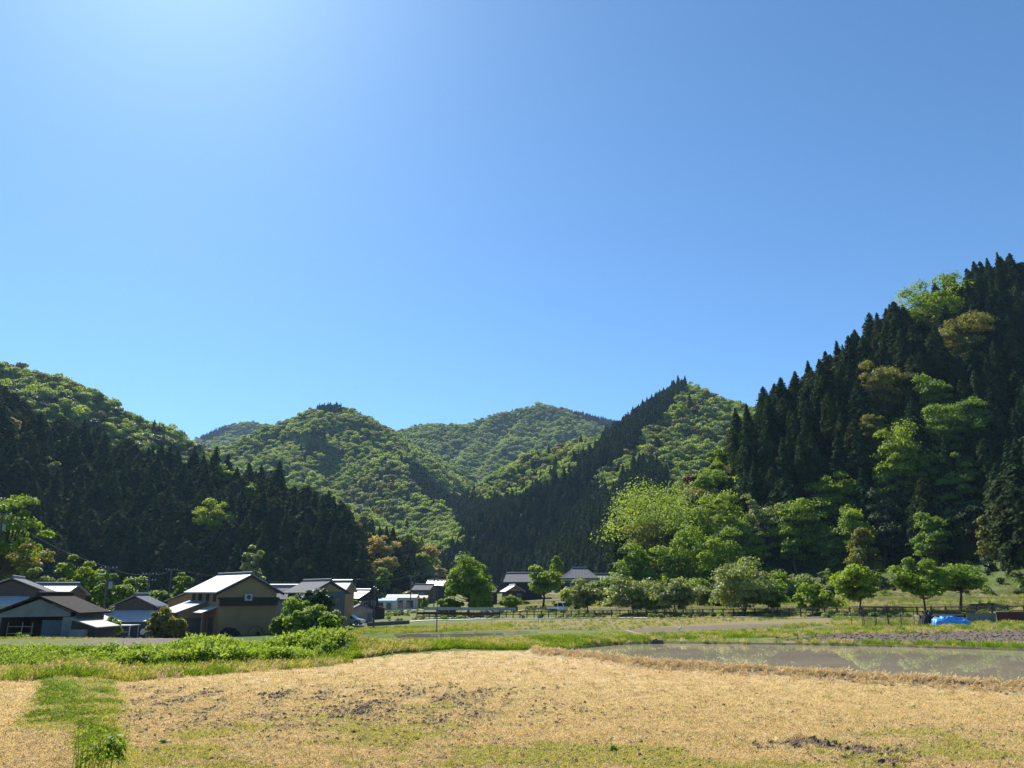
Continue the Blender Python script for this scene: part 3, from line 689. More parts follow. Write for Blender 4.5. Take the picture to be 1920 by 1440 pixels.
def Tz(x, y): return float(T(np.array([x]), np.array([y]))[0])
def Gz(x, y):
    x = np.asarray(x, float); y = np.asarray(y, float); return detail(x, y, T(x, y))
# ------------------------------------------------------------------ houses
def roof_pair(root, W, L, He, Hr, mat, over=.5, yov=.4, rib=True, hip=0., y0=0., x0=0., name='roof', ridge=True, capmat=None):
    s = (Hr-He)/(W/2); ex = W/2+over; ez = He-over*s; th = .14
    m = MB(); ya, yb = y0-yov, y0+L+yov
    n = max(2, int((yb-ya)/.17)) if rib else 1
    for sx in (-1, 1):
        top = []; 
        for i in range(n+1):
            yy = ya+(yb-ya)*i/n; dz = (.045 if i % 2 else 0) if rib else 0
            yr = min(max(yy, ya+hip), yb-hip) if hip else yy
            top.append(((x0+.0*sx, yr, Hr+dz+th), (x0+sx*ex, yy, ez+dz+th)))
        for i in range(n):
            a, b = top[i]; c, d = top[i+1]; m.add([a, b, d, c], [(0, 1, 2, 3)])
        a = (x0, ya+hip, Hr); b = (x0+sx*ex, ya, ez); c = (x0+sx*ex, yb, ez); d = (x0, yb-hip, Hr)
        m.add([a, b, c, d], [(3, 2, 1, 0)])
        m.add([b, c, (c[0], c[1], c[2]+th), (b[0], b[1], b[2]+th)], [(0, 1, 2, 3)])
        m.add([a, b, (b[0], b[1], b[2]+th), (a[0], a[1], a[2]+th)], [(0, 1, 2, 3)])
        m.add([d, c, (c[0], c[1], c[2]+th), (d[0], d[1], d[2]+th)], [(0, 1, 2, 3)])
    if hip:
        for yy, yr in ((ya, ya+hip), (yb, yb-hip)):
            m.add([(x0-ex, yy, ez+th), (x0+ex, yy, ez+th), (x0, yr, Hr+th)], [(0, 1, 2)])
            m.add([(x0-ex, yy, ez), (x0+ex, yy, ez), (x0, yr, Hr)], [(2, 1, 0)])
    rf = m.build(name, mat, root)
    if ridge:
        c = MB().prism([(x0-.18, Hr+.08), (x0+.18, Hr+.08), (x0+.13, Hr+.38), (x0, Hr+.46), (x0-.13, Hr+.38)], 'y', ya+hip-.05, yb-hip+.05)
        c.build('ridge_cap', capmat or mat, rf)
    return rf
def window(root, W, L, side, u, z, w, h, y0=0., x0=0., white=False, panes=2):
    m = MB(); g = MB(); t = .07
    def bx(mm, a, b, c, d, p, q):
        if side == 'F': mm.box(x0+a, x0+b, y0-q, y0-p, c, d)
        elif side == 'L': mm.box(x0-W/2-q, x0-W/2-p, y0+a, y0+b, c, d)
        else: mm.box(x0+W/2+p, x0+W/2+q, y0+a, y0+b, c, d)
    bx(m, u-w/2, u+w/2, z, z+t, .003, .09); bx(m, u-w/2, u+w/2, z+h-t, z+h, .003, .09)
    for k in range(panes+1):
        c = u-w/2+(w-t)*k/panes; bx(m, c, c+t, z+t, z+h-t, .003, .08)
    bx(g, u-w/2+.02, u+w/2-.02, z+t, z+h-t, .002, .035)
    f = m.build('window', 'frame_white' if white else 'frame', root); g.build('pane', 'glass', f)
def wallbox(root, W, L, He, Hr, mat, y0=0., x0=0., down=1.0, name='wall'):
    m = MB().prism([(x0-W/2, -down), (x0+W/2, -down), (x0+W/2, He), (x0, Hr), (x0-W/2, He)], 'y', y0, y0+L)
    return m.build(name, mat, root)
def leanto(root, x0, x1, y0, y1, zhi, zlo, side, roofm, wallm, name='annex', down=1.0, over=.3, wall=True):
    """low wing with a single-pitch roof: high edge on the house side. side L/R slopes away in x, F in -y"""
    a = empty(name, (0, 0, 0)); a.parent = root; th = .09
    if side == 'F':
        s = (zhi-zlo)/(y1-y0); r = MB().prism([(y1, zhi), (y1, zhi+th), (y0-over, zlo-over*s+th), (y0-over, zlo-over*s)], 'x', x0-over, x1+over)
        b = MB().prism([(y0, -down), (y1-.003, -down), (y1-.003, zhi-.01), (y0, zlo-.01)], 'x', x0, x1)
    else:
        hi, lo = (x1, x0) if side == 'L' else (x0, x1); d = -1 if side == 'L' else 1; s = (zhi-zlo)/abs(hi-lo)
        r = MB().prism([(hi, zhi), (hi, zhi+th), (lo+d*over, zlo-over*s+th), (lo+d*over, zlo-over*s)], 'y', y0-over, y1+over)
        b = MB().prism([(lo, -down), (hi-d*.003*-1, -down), (hi, zhi-.01), (lo, zlo-.01)], 'y', y0, y1)
    r.build('roof', roofm, a)
    if wall: b.build('wall', wallm, a)
    return a
def house(name, label, cat, px, D, z0, rz, W, L, He, Hr, wall, roof, group=None, over=.5, hip=0., rib=True, wins=(), down=1.2, cap=None, ridge=True):
    z = Tz(X(px, D, -1), D) if z0 is None else z0
    root = empty(name, (X(px, D, z), D, z), R(rz), label=label, cat=cat, group=group)
    if wall: wallbox(root, W, L, He, He if hip else Hr-.12, wall, down=down)
    roof_pair(root, W, L, He, Hr, roof, over, .4, rib, hip, capmat=cap, ridge=ridge)
    for wn in wins: window(root, W, L, *wn)
    return root
GH = 'village houses below the left hill'
# main tan house
h = house('farmhouse', 'large tan plastered house with a shining silver roof and dark board band across its gable', 'house', 461, 100, None, 42, 7.3, 10, 5.3, 7.15, 'wall_tan', 'tile_silver', GH, .75, cap='tile_dark',
          wins=[('L', 1.6, 3.9, .9, 1.0), ('L', 3.9, 3.9, 1.0, 1.0), ('L', 6.4, 3.9, 1.1, 1.0), ('L', 8.6, 3.9, .9, 1.0)])
b = MB().box(-3.75, 3.75, -.28, -.003, 3.45, 4.25); b.prism([(-.003, 4.45), (-.5, 4.25), (-.5, 4.18), (-.003, 4.18)], 'x', -3.95, 3.95); b.build('board_band', 'boards', h)
b = MB().box(-.75, .15, -.62, -.29, 4.05, 4.85); ac = b.build('air_conditioner', 'frame_white', h)
b = MB().tube([(-.3, -.63, 4.45), (-.3, -.66, 4.45)], .27, 14); b.build('fan_grille', 'wire', ac)
b = MB()
for k in range(9): b.tube([(1.2+math.cos(k/8*math.pi)*1.0+.0, -.06, .1+math.sin(k/8*math.pi)*.9), (1.2+math.cos((k+1)/8*math.pi)*1.0, -.06, .1+math.sin((k+1)/8*math.pi)*.9)] if k < 8 else [(2.2, -.06, .1), (2.5, -.06, -.1)], .03, 5)
b.build('hose', 'wall_dark', h)
b = MB().prism([(-3.4, 0), (-3.2, .5), (-2.6, .95), (-1.9, .85), (-1.3, .45), (-1.0, 0)], 'y', -.9, -.02); b.build('covered_heap', 'net_black', h)
for sx in (-1, 1):
    MB().prism([(sx*4.45, 4.65), (sx*4.45, 4.9), (0, 7.17), (0, 6.92)], 'y', -.46, -.38).build('barge_board', 'boards', h)
a = leanto(h, -7.0, -3.65, 4.2, 9.6, 3.95, 2.75, 'L', 'tile_silver', 'wall_tan', down=1.2, over=.5)
for u in (5.4, 7.8):
    f = MB(); f.box(-7.09, -7.003, u-.7, u+.7, .1, .2); f.box(-7.09, -7.003, u-.7, u+.7, 2.0, 2.1); f.box(-7.09, -7.003, u-.04, u+.04, .2, 2.0); f = f.build('window', 'frame', a)
    MB().box(-7.05, -7.002, u-.68, u+.68, .2, 2.0).build('pane', 'glass', f)
f = MB(); f.box(-6.4, -4.2, 4.11, 4.197, .1, 2.0).build('shutter', 'frame', a)
a = leanto(h, -5.3, -3.65, .8, 3.3, 3.3, 2.7, 'L', 'sheet_white', 'wall_tan', name='porch', wall=False)
MB().box(-5.3, -5.2, .9, 1.0, -1, 2.75).build('post', 'timber', a); MB().box(-3.76, -3.653, 1.4, 2.8, .05, 2.1).build('door', 'frame', a)
# tan house behind
house('farmhouse', 'plain tan gabled building behind the large tan house, its lower end hidden', 'house', 347, 116, None, 10, 5.6, 7, 4.3, 5.5, 'wall_tan', 'tile_dark', GH)
# open fronted grey barn
z = -1.65; D = 72; root = empty('barn', (X(63, D, z), D, z), 0, label='open fronted grey barn with a low dark roof and a plain grey gable panel', cat='barn')
W, L, He, Hr = 7.0, 4.6, 2.6, 3.95
m = MB().prism([(-3.4, 2.15), (2.9, 2.25), (2.9, 2.52), (0, 3.72), (-3.4, 2.5)], 'y', 0, .12); m.build('gable_panel', 'wall_grey', root)
m = MB().box(2.3, 3.45, -.01, .14, -1, 2.2); m.box(-3.45, -3.25, -.01, .14, -1, 2.2); m.build('pillar', 'wall_grey', root)
m = MB().box(-3.45, -3.33, .15, L, -1, 2.55); m.box(3.33, 3.45, .15, L, -1, 2.55); m.box(-3.32, 3.32, L-.12, L, -1, 2.55); m.build('wall', 'wall_brown', root)
roof_pair(root, W, L, He, Hr, M['roof_brown'], .45, .45, False)
m = MB()
for zz in (.7, 1.3): m.box(-2.9, -.6, .6, .68, zz, zz+.08)
for xx in (-2.9, -1.6, -.7): m.box(xx, xx+.08, .52, .59, -.2, 1.7)
m.build('rack', 'timber', root)
m = MB().box(.2, 2.1, .5, .56, -.5, 1.9); m.build('door', 'wall_blue', root)
leanto(root, 3.47, 5.6, -.6, 3.0, 2.0, 1.35, 'R', 'sheet_tan', 'wall_dark', down=1)
MB().box(3.6, 5.0, -1.1, -.62, -1, 1.15).build('shed_box', 'wall_grey', root)
# houses behind the barn
house('farmhouse', 'house with a bright ribbed tile roof rising behind the grey barn', 'house', 130, 100, -2.5, 86, 4.4, 5.0, 5.0, 6.0, 'wall_brown', 'tile_silver', GH, .4, cap='tile_dark')
h = house('farmhouse', 'brown house cut by the left edge with a bluish roof slope', 'house', 4, 86, -2.2, 24, 7.4, 8, 4.75, 6.25, 'wall_brown', 'tile_grey', GH, .5)
leanto(h, -3.5, 1.6, -2.2, -.01, 4.4, 3.6, 'F', 'sheet_white', 'wall_white')
# shed with white skirt roof
h = house('shed', 'small dark gabled shed with a white sheet skirt roof wrapped round its front', 'shed', 244, 95, None, 6, 4.4, 3.6, 3.75, 4.75, 'wall_brown', 'tile_dark', None, .5)
leanto(h, -2.6, 2.5, -2.1, -.01, 3.1, 2.1, 'F', 'sheet_white', 'wall_blue')
leanto(h, -3.9, -2.32, -.6, 4.5, 3.1, 2.2, 'L', 'sheet_white', 'wall_blue')
MB().box(-.5, .5, -2.45, -2.13, .75, .95).build('vent_hood', 'frame_white', h)
MB().box(-3.0, -2.2, -2.5, -2.13, -.8, 1.2).build('door', 'sheet_red', h)
x, y = X(216, 90, -2), 90.; z = Tz(x, y); r = empty('carport', (x, y, z), 0, label='low white topped carport between the barn and the dark shed', cat='carport')
MB().box(-1.6, 1.6, 0, 2.4, 1.45, 1.55).build('roof', 'sheet_white', r)
for sx in (-1.5, 1.4):
    for sy in (.1, 2.2): MB().box(sx, sx+.1, sy, sy+.1, -1, 1.44).build('post', 'frame_white', r)
x, y = X(200, 89, -2), 89.; z = Tz(x, y); m = MB().tube([(0, 0, 0), (0, 0, .1), (0, 0, .85), (0, 0, .9)], [.3, .32, .32, .28], 14); meta(m.build('water_barrel', 'blue_plastic', loc=(x, y, z)), 'blue plastic barrel standing beside the low carport', 'barrel')
# middle group
house('farmhouse', 'long low house with a grey tiled roof directly right of the large tan house', 'house', 592, 113, None, 84, 5.6, 11, 4.1, 5.6, 'wall_white', 'tile_grey', GH, .5, cap='tile_silver')
h = house('farmhouse', 'dark blue grey sheet walled house with a tan gable top and trees in front', 'house', 613, 104, None, 38, 4.6, 8, 4.9, 6.1, 'wall_blue', 'tile_grey', GH, .6, wins=[('F', -.5, 3.2, 1.3, .9), ('F', 1.3, 3.2, .8, .9)])
MB().prism([(-2.0, 4.85), (2.0, 4.85), (0, 5.85)], 'y', -.06, -.003).build('gable_panel', 'wall_tan', h)
MB().box(-1.3, .5, -.25, -.003, 4.25, 4.33).build('awning', 'sheet_blue', h)
h = house('farmhouse', 'tan walled house with bright ribbed tiles and a white awning, behind the blue grey house', 'house', 651, 118, None, 84, 5.2, 6, 5.0, 6.2, 'wall_tan', 'tile_silver', GH, .45, cap='tile_dark')
leanto(h, -3.9, -2.62, 1.0, 5.6, 3.9, 3.2, 'L', 'sheet_white', 'wall_brown', wall=False)
h = house('farmhouse', 'dark weathered house behind the grey garage with pale upper windows', 'house', 690, 150, None, 55, 5.0, 6.5, 3.8, 5.0, 'wall_dark', 'tile_dark', GH, .5, wins=[('F', -.8, 2.4, 1.2, .8, 0., 0., True), ('F', 1.2, 2.4, 1.2, .8, 0., 0., True)])
leanto(h, -2.5, 2.5, -1.8, -.01, 2.2, 1.8, 'F', 'roof_brown', 'wall_dark')
h = house('garage', 'small garage with a plain grey gable front beside the silver car', 'garage', 676, 126, None, 14, 3.5, 5, 2.1, 2.95, 'wall_grey', 'tile_dark', None, .3, rib=False)
MB().box(1.0, 1.7, -.06, -.003, 0, 1.7).build('door', 'wall_blue', h)
GS = 'low sheds along the far road'
h = house('shed', 'low shed with a pale blue sheet roof, leftmost of the far roadside sheds', 'shed', 742, 200, None, 88, 4, 5.2, 2.4, 2.9, 'wall_white', 'sheet_blue', GS, .4, rib=False, ridge=False, wins=[('L', 1.4, .3, 1.2, 1.6), ('L', 3.6, .3, 1.6, 1.7)])
h = house('shed', 'longer shed with a whitish sheet roof and pale shutters beside the blue roofed shed', 'shed', 781, 214, None, 88, 4.5, 7.6, 2.8, 3.5, 'wall_white', 'sheet_white', GS, .4, rib=False, ridge=False, wins=[('L', 1.5, .3, 1.8, 1.8), ('L', 4.2, .3, 1.8, 1.8), ('L', 6.4, .3, 1.0, 1.8)])
h = house('shed', 'tiny brown shed with a grey roof beside the far two storey house', 'shed', 800, 222, None, 88, 3.5, 3.2, 2.5, 3.1, 'wall_brown', 'sheet_tan', GS, .35, rib=False, ridge=False)
h = house('farmhouse', 'far two storey house with a light grey tiled roof at the valley head', 'house', 811, 270, None, 70, 5.0, 6.4, 4.3, 5.8, 'wall_brown', 'tile_grey', GH, .5, wins=[('L', 3.2, 2.6, 3.0, .9)])
house('farmhouse', 'far house whose dull grey roof shows just left of the big round tree', 'house', 838, 290, None, 86, 5.5, 7, 4.6, 6.2, 'wall_dark', 'tile_dark', GH, .5)
# farmhouse group on the right
GF = 'large old farmhouse behind the small truck'
h = house('farmhouse', 'left wing of the old farmhouse with a broad grey roof, behind the round tree', 'house', 1012, 197, .6, 78, 6.5, 8.0, 4.9, 6.6, 'wall_dark', 'tile_grey', GF, .8, cap='tile_dark')
h = house('farmhouse', 'small entrance building with a pale little gable at the left end of the farmhouse', 'house', 966, 184, .6, 12, 3.8, 6, 2.5, 3.6, 'wall_dark', 'tile_silver', GF, .5, wins=[('F', -.9, .6, .9, 1.4), ('F', .9, .9, 1.0, .9, 0., 0., True)])
MB().prism([(-1.7, 2.5), (1.7, 2.5), (0, 3.4)], 'y', -.05, -.003).build('gable_panel', 'wall_tan', h)
h = house('farmhouse', 'main old farmhouse with a wide hipped grey roof, white upper wall and dark lower walls', 'house', 1122, 186, .6, 84, 6.5, 8.6, 5.6, 7.5, 'wall_dark', 'tile_grey', GF, .7, hip=3.0, cap='tile_dark')
MB().box(-3.31, -3.253, .2, 8.4, 4.7, 5.5).build('upper_wall', 'wall_white', h)
leanto(h, -5.6, -3.27, .5, 7.5, 3.9, 3.0, 'L', 'tile_grey', 'wall_dark')
for u in (1.5, 4.2, 6.8): window(h, 6.5, 8, 'L', u, 4.0, 1.6, .62, x0=-.03)
h = house('farmhouse', 'right wing of the old farmhouse with a low roof running behind the shrubs', 'house', 1150, 190, .8, 84, 5, 5, 4.4, 6.0, 'wall_dark', 'tile_dark', GF, .5)
house('shed', 'small dark outbuilding between the big round tree and the farmhouse entrance', 'shed', 930, 195, .5, 80, 3, 3.2, 2.4, 3.2, 'wall_dark', 'tile_grey', None, .4)
# ------------------------------------------------------------------ roads
def strip(name, pts, wd, lift, mat='concrete', kind='structure'):
    m = MB(); P2 = []
    for a, b in zip(pts[:-1], pts[1:]):
        n = max(1, int(math.dist(a, b)/2.5)); P2 += [(a[0]+(b[0]-a[0])*i/n, a[1]+(b[1]-a[1])*i/n) for i in range(n)]
    P2.append(pts[-1]); vs = []
    for i, p in enumerate(P2):
        q0, q1 = P2[max(i-1, 0)], P2[min(i+1, len(P2)-1)]; dx, dy = q1[0]-q0[0], q1[1]-q0[1]; L = math.hypot(dx, dy); nx, ny = -dy/L, dx/L
        zz = max(float(Gz([p[0]+nx*t], [p[1]+ny*t])[0]) for t in (-wd/2, 0, wd/2))+lift
        vs += [(p[0]+nx*wd/2, p[1]+ny*wd/2, zz), (p[0]-nx*wd/2, p[1]-ny*wd/2, zz), (p[0]-nx*wd/2, p[1]-ny*wd/2, zz-.6), (p[0]+nx*wd/2, p[1]+ny*wd/2, zz-.6)]
    fs = []
    for i in range(len(P2)-1):
        for k in range(4): fs.append((i*4+k, i*4+(k+1) % 4, i*4+4+(k+1) % 4, i*4+4+k))
    m.add(vs, fs); o = m.build(name, mat); meta(o, kind=kind); return o
off = lambda d: [(a-d*.66, b-d*.75) for a, b in [(-3.2,135.5),(25.8,110),(54.6,85),(75,67)]]
strip('road', [(-60,100),(-44,110),(-34,118),(-22,124),(-12,129),(-5.5,133.5)]+off(1.7)[1:3], 2.6, .10)
strip('road', [(-29,121.5),(-36,140),(-44,165),(-40,185),(-30,197),(-16,206)], 3.2, .12)
strip('path', [(-6,150),(4,152),(10,146)], 6, .05, 'sheet_tan')
strip('path', [(-70,86),(-48,87.5),(-38,88)], 2.2, .08)
# kerb wall below the road and the bridge
m = MB()
for a, b in (((690,115.5),(766,119.5)),):
    p = Vector((X(a[0], a[1], -2), a[1], 0)); q = Vector((X(b[0], b[1], -2), b[1], 0)); d = (q-p).normalized(); nrm = Vector((-d.y, d.x, 0))*.3
    zt = -1.35; m.add([(*(p-nrm).xy, -3.2), (*(q-nrm).xy, -3.2), (*(q+nrm).xy, -3.2), (*(p+nrm).xy, -3.2), (*(p-nrm).xy, zt-.1), (*(q-nrm).xy, zt+.05), (*(q+nrm).xy, zt+.05), (*(p+nrm).xy, zt-.1)], [(3,2,1,0),(4,5,6,7),(0,1,5,4),(1,2,6,5),(2,3,7,6),(3,0,4,7)])
o = m.build('retaining_wall', 'concrete_dark'); meta(o, 'concrete retaining wall with painted-in shade below the pale road by the silver car', 'wall')  # the wall's shade is put into its dark concrete colour
A = P(788, 1158, 140); B = P(931, 1159, 135); root = empty('footbridge', A, math.atan2(B.y-A.y, B.x-A.x), label='dark steel footbridge with a grey guard rail left of the wooden fence', cat='bridge'); LB = math.hypot(B.x-A.x, B.y-A.y)
MB().box(0, LB, -1.2, 1.2, -.05, .08).build('deck', 'concrete', root)
m = MB()
for s in (-1.22, 1.22):
    m.box(0, LB, s-.05, s+.05, .55, .95); m.box(0, LB, s-.03, s+.03, .2, .35)
m.build('girder', 'boards', root)
for k in range(13): MB().box(LB*k/12-.06, LB*k/12+.06, -1.36, -1.275, -.1, .98).build('post', 'boards', root)
m = MB().box(0, LB+3, 1.3, 1.36, 1.25, 1.75); m.build('guard_rail', 'rail_grey', root)
for k in range(7): MB().box(LB*k/6-.05, LB*k/6+.05, 1.37, 1.45, 0, 1.72).build('rail_post', 'rail_grey', root)
# wooden fence
fp = [(-3.2,135.5),(25.8,110),(54.6,85),(72,70)]
root = empty('wooden_fence', (25.8, 110, Tz(25.8, 110)), 0, label='long dark two rail wooden fence running along the road across the right half', cat='fence')
ox, oy, oz = root.location; tot = [0]
for a, b in zip(fp[:-1], fp[1:]): tot.append(tot[-1]+math.dist(a, b))
def along(pl, tt, s):
    for i in range(len(pl)-1):
        if s <= tt[i+1] or i == len(pl)-2:
            u = (s-tt[i])/(tt[i+1]-tt[i]); return pl[i][0]+(pl[i+1][0]-pl[i][0])*u, pl[i][1]+(pl[i+1][1]-pl[i][1])*u
npst = int(tot[-1]/1.5); pos = []
for k in range(npst+1):
    x, y = along(fp, tot, k*1.5); z = Tz(x, y); pos.append(Vector((x-ox, y-oy, z-oz)))
    MB().box(-.075, .075, -.075, .075, -.3, 1.12+random.uniform(-.03, .03)).build('post', 'wood_fence', root, loc=pos[-1])
for name, hz in (('top_rail', 1.0), ('lower_rail', .55)):
    m = MB(); m.tube([p+Vector((0, 0, hz)) for p in pos], .055, 5); m.build(name, 'wood_fence', root)
# utility poles
def pole(px, D, pyt, label, arms=1, rot=20, tr=False, lean=0., r0=.16, big=False):
    x = X(px, D, 0); z0 = Tz(x, D); H = Z(pyt, D)-z0; x = X(px, D, z0+H)
    root = empty('utility_pole', (x, D, z0), R(rot), label=label, cat='utility pole', group='utility poles of the village')
    MB().tube([(0, 0, -.5), (0, 0, H)], [r0, r0*.65], 10).build('shaft', 'pole', root)
    for a in range(arms):
        zz = H-.25-a*.75; ar = MB().box(-.9, .9, -.05, .05, zz, zz+.09).build('crossarm', 'pole', root)
        for xx in (-.8, -.4, .4, .8): MB().tube([(xx, 0, zz+.09), (xx, 0, zz+.24)], [.06, .045], 8).build('insulator', 'insulator', ar)
    if tr: MB().tube([(.38, 0, H-2.4), (.38, 0, H-1.6)], .22, 12).build('transformer', 'rail_grey', root)
    return Vector((x, D, z0+H-.1))
tp = {}
tp['a'] = pole(205, 88, 1062, 'tall utility pole with two crossarms between the grey barn and the dark shed', 2, 10, True)
tp['b'] = pole(257, 112, 1085, 'utility pole rising behind the dark shed with the white skirt roof', 1)
tp['c'] = pole(281, 104, 1074, 'utility pole just right of the dark shed', 2, 30)
tp['d'] = pole(322, 118, 1066, 'utility pole above the tan building left of the large tan house', 1, 40)
tp['e'] = pole(667, 165, 1085, 'slender utility pole above the dark weathered house', 1, 10)
tp['f'] = pole(704, 104, 1088, 'bare dark pole standing in front of the pale road', 0, 0, r0=.13)
tp['g'] = pole(771, 205, 1079, 'utility pole behind the white roofed shed', 1, 20, True)
tp['h'] = pole(815, 215, 1072, 'utility pole beside the far two storey house', 2, 20, True)
tp['i'] = pole(821, 75, 1089, 'thin bare pole standing in the grass left of the wooden fence', 0, 0, r0=.055)
tp['j'] = pole(6, 112, 962, 'tall utility pole among the bright trees at the left edge', 2, 30, True, r0=.2)
def cable(a, b, sag, label, r=.018, off_=(0, 0, 0)):
    a = a+Vector(off_); b = b+Vector(off_); n = 14
    pts = [a.lerp(b, i/n)-Vector((0, 0, sag*4*(i/n)*(1-i/n))) for i in range(n+1)]
    m = MB().tube(pts, r, 4); meta(m.build('power_cable', 'wire'), label, 'cable', 'cables between the poles')
cable(tp['j'], tp['a'], .8, 'cable from the left edge pole to the pole beside the barn')
cable(tp['a'], tp['c'], .4, 'cable running from the pole beside the barn to the next pole right')
cable(tp['c'], tp['d'], .4, 'cable crossing above the trees left of the large tan house')
cable(tp['e'], tp['g'], .8, 'upper cable crossing in front of the dark wood over the far sheds', .03, (0, 0, .1))
cable(tp['g'], tp['h'], .3, 'cable between the two far poles by the two storey house', .03)
cable(tp['d'], tp['e'], 1.2, 'long cable passing behind the roofs right of the large tan house', .025)
# ------------------------------------------------------------------ vehicles
def wheel(root, x, y, r, wd=.16):
    w_ = MB().tube([(x, y-wd/2, r), (x, y+wd/2, r)], r, 18).build('wheel', 'tyre', root)
    MB().tube([(x, y-wd/2-.012, r), (x, y+wd/2+.012, r)], r*.6, 14).build('rim', 'frame_white', w_)
def mini_truck(x, y, rz):
    z = Tz(x, y); t = empty('mini_truck', (x, y, z), rz, label='small white pickup truck with a flat open bed parked behind the wooden fence', cat='truck')
    # x forward; cab at the front
    prof = [(.35, .42), (1.62, .42), (1.66, .85), (1.60, 1.0), (1.28, 1.72), (1.15, 1.80), (.45, 1.80), (.36, 1.74)]
    cab = MB().prism(prof, 'y', -.70, .70).build('cab', 'car_white', t)
    b = cab.modifiers.new('bevel', 'BEVEL'); b.width = .05; b.segments = 2
    MB().add([(1.605, -.60, 1.06), (1.605, .60, 1.06), (1.33, .56, 1.66), (1.33, -.56, 1.66)], [(0, 1, 2, 3)]).build('windscreen', 'glass', t)
    for s in (-1, 1):
        MB().prism([(.48, 1.05), (1.42, 1.05), (1.22, 1.62), (.50, 1.62)], 'y', s*.703, s*.715).build('side_window', 'glass', t)
        MB().tube([(1.645, s*.52, .74), (1.69, s*.52, .74)], .11, 12).build('headlight', 'lamp_glass', t)
        wheel(t, 1.05, s*.62, .27); wheel(t, -1.05, s*.62, .27)
        MB().box(1.30, 1.40, s*.70, s*.86, 1.12, 1.32).build('mirror', 'net_black', t)
        MB().box(-1.60, .30, s*.70-.02, s*.70+.02, .66, .95).build('bed_side', 'car_white', t)
    MB().box(-1.60, .30, -.68, .68, .56, .66).build('bed', 'rail_grey', t)
    MB().box(-1.64, -1.60, -.70, .70, .66, .95).build('tailgate', 'car_white', t)
    MB().box(-1.55, .34, -.25, .25, .34, .56).build('chassis', 'net_black', t)
    MB().box(1.60, 1.70, -.66, .66, .36, .52).build('bumper', 'rail_grey', t)
    return t
mini_truck(X(1045, 137, -1), 137, R(-28))
def hatch(x, y, rz, paint, label):
    z = Tz(x, y)+.12; t = empty('parked_car', (x, y, z), rz, label=label, cat='car')
    body = [(-1.95, .32), (1.95, .30), (2.02, .62), (1.85, .80), (1.05, .93), (-1.75, .98), (-2.0, .80)]
    b = MB().prism(body, 'y', -.83, .83).build('body', paint, t); md = b.modifiers.new('bevel', 'BEVEL'); md.width = .09; md.segments = 3
    cab = MB(); n = 4; lo = [(-1.72, .95), (1.02, .92)]; hi = [(-1.15, 1.42), (.25, 1.42)]
    cab.add([(-1.75,-.76,.94),(1.05,-.76,.92),(1.05,.76,.92),(-1.75,.76,.94),(-1.2,-.60,1.40),(.22,-.60,1.42),(.22,.60,1.42),(-1.2,.60,1.40)], [(3,2,1,0),(4,5,6,7),(0,1,5,4),(1,2,6,5),(2,3,7,6),(3,0,4,7)]); cab.build('windows', 'glass', t)
    r = MB().box(-1.22, .28, -.62, .62, 1.403, 1.46).build('roof', paint, t); md = r.modifiers.new('bevel', 'BEVEL'); md.width = .025
    for s in (-1, 1):
        for xx in (-1.2, 1.25): wheel(t, xx, s*.76, .31, .2)
        MB().box(1.86, 1.99, s*.72-.12, s*.72+.12, .62, .76).build('headlight', 'lamp_glass', t)
        MB().box(-1.99, -1.86, s*.70-.1, s*.70+.1, .66, .84).build('tail_lamp', 'red_plastic', t)
        pl = MB().prism([(-.5, .96), (-.40, .96), (-.42, 1.40), (-.5, 1.40)], 'y', s*.70, s*.73); pl.build('pillar', paint, t)
    return t
hatch(X(657, 120, -2), 120, R(-12), 'car_silver', 'silver hatchback parked in front of the small grey garage')
hatch(X(300, 93, -2), 93, R(8), 'car_white', 'white car mostly hidden by the round shrub beside the dark shed')
# ------------------------------------------------------------------ things right of the paddy
r = empty('net_cage', (X(1617, 71, 0), 71, Tz(X(1617, 71, 0), 71)), R(-6), label='black netted garden cage on thin poles left of the blue tarp', cat='cage')
wd, dp, hh = 4.4, 3.0, 1.75
for xx in np.linspace(0, wd, 5):
    for yy in (0, dp): MB().tube([(xx, yy, -.3), (xx+random.uniform(-.05, .05), yy, hh+random.uniform(-.1, .15))], .028, 6).build('post', 'net_black', r)
m = MB()
for zz in (.1, .95, hh): m.tube([(0, 0, zz), (wd, 0, zz)], .02, 5); m.tube([(0, dp, zz), (wd, dp, zz)], .02, 5); m.tube([(0, 0, zz), (0, dp, zz)], .02, 5); m.tube([(wd, 0, zz), (wd, dp, zz)], .02, 5)
m.build('rail', 'net_black', r)
m = MB()
for k in range(45): m.box(wd*k/45, wd*k/45+.012, -.006, .006, 0, hh)
for k in range(16): m.box(0, wd, -.012, -.007, hh*k/16, hh*k/16+.012)
m.build('netting', 'net_black', r)
r.scale = (1, 1, 1)
# dark net heap
g = np.random.default_rng(3)
def lumpy(name, sx, sy, sz, mat, label, cat, loc, seed, crease=.2, rz=0):
    n1, n2 = 40, 26; u = np.linspace(-1, 1, n1); v_ = np.linspace(-1, 1, n2); U, Vv = np.meshgrid(u, v_)
    e = np.clip(1-np.abs(U)**3.2, 0, 1)*np.clip(1-np.abs(Vv)**3.2, 0, 1)
    zz = e**(.35 if crease > .34 else .22)*(1+crease*fbm(U*3.5+seed, Vv*3.5, seed, 4)+crease*.5*fbm(U*1.2+seed, Vv*9, seed+3, 2))*sz
    xx = U*sx/2+fbm(U*3, Vv*3, seed+1, 2)*.08*sx; yy = Vv*sy/2+fbm(U*3, Vv*3, seed+2, 2)*.08*sy
    o = npmesh(name, np.stack([xx.ravel(), yy.ravel(), zz.ravel()-.05], 1), grid_faces(n2, n1), mat, True); o.location = loc; o.rotation_euler = (0, 0, rz); return meta(o, label, cat)
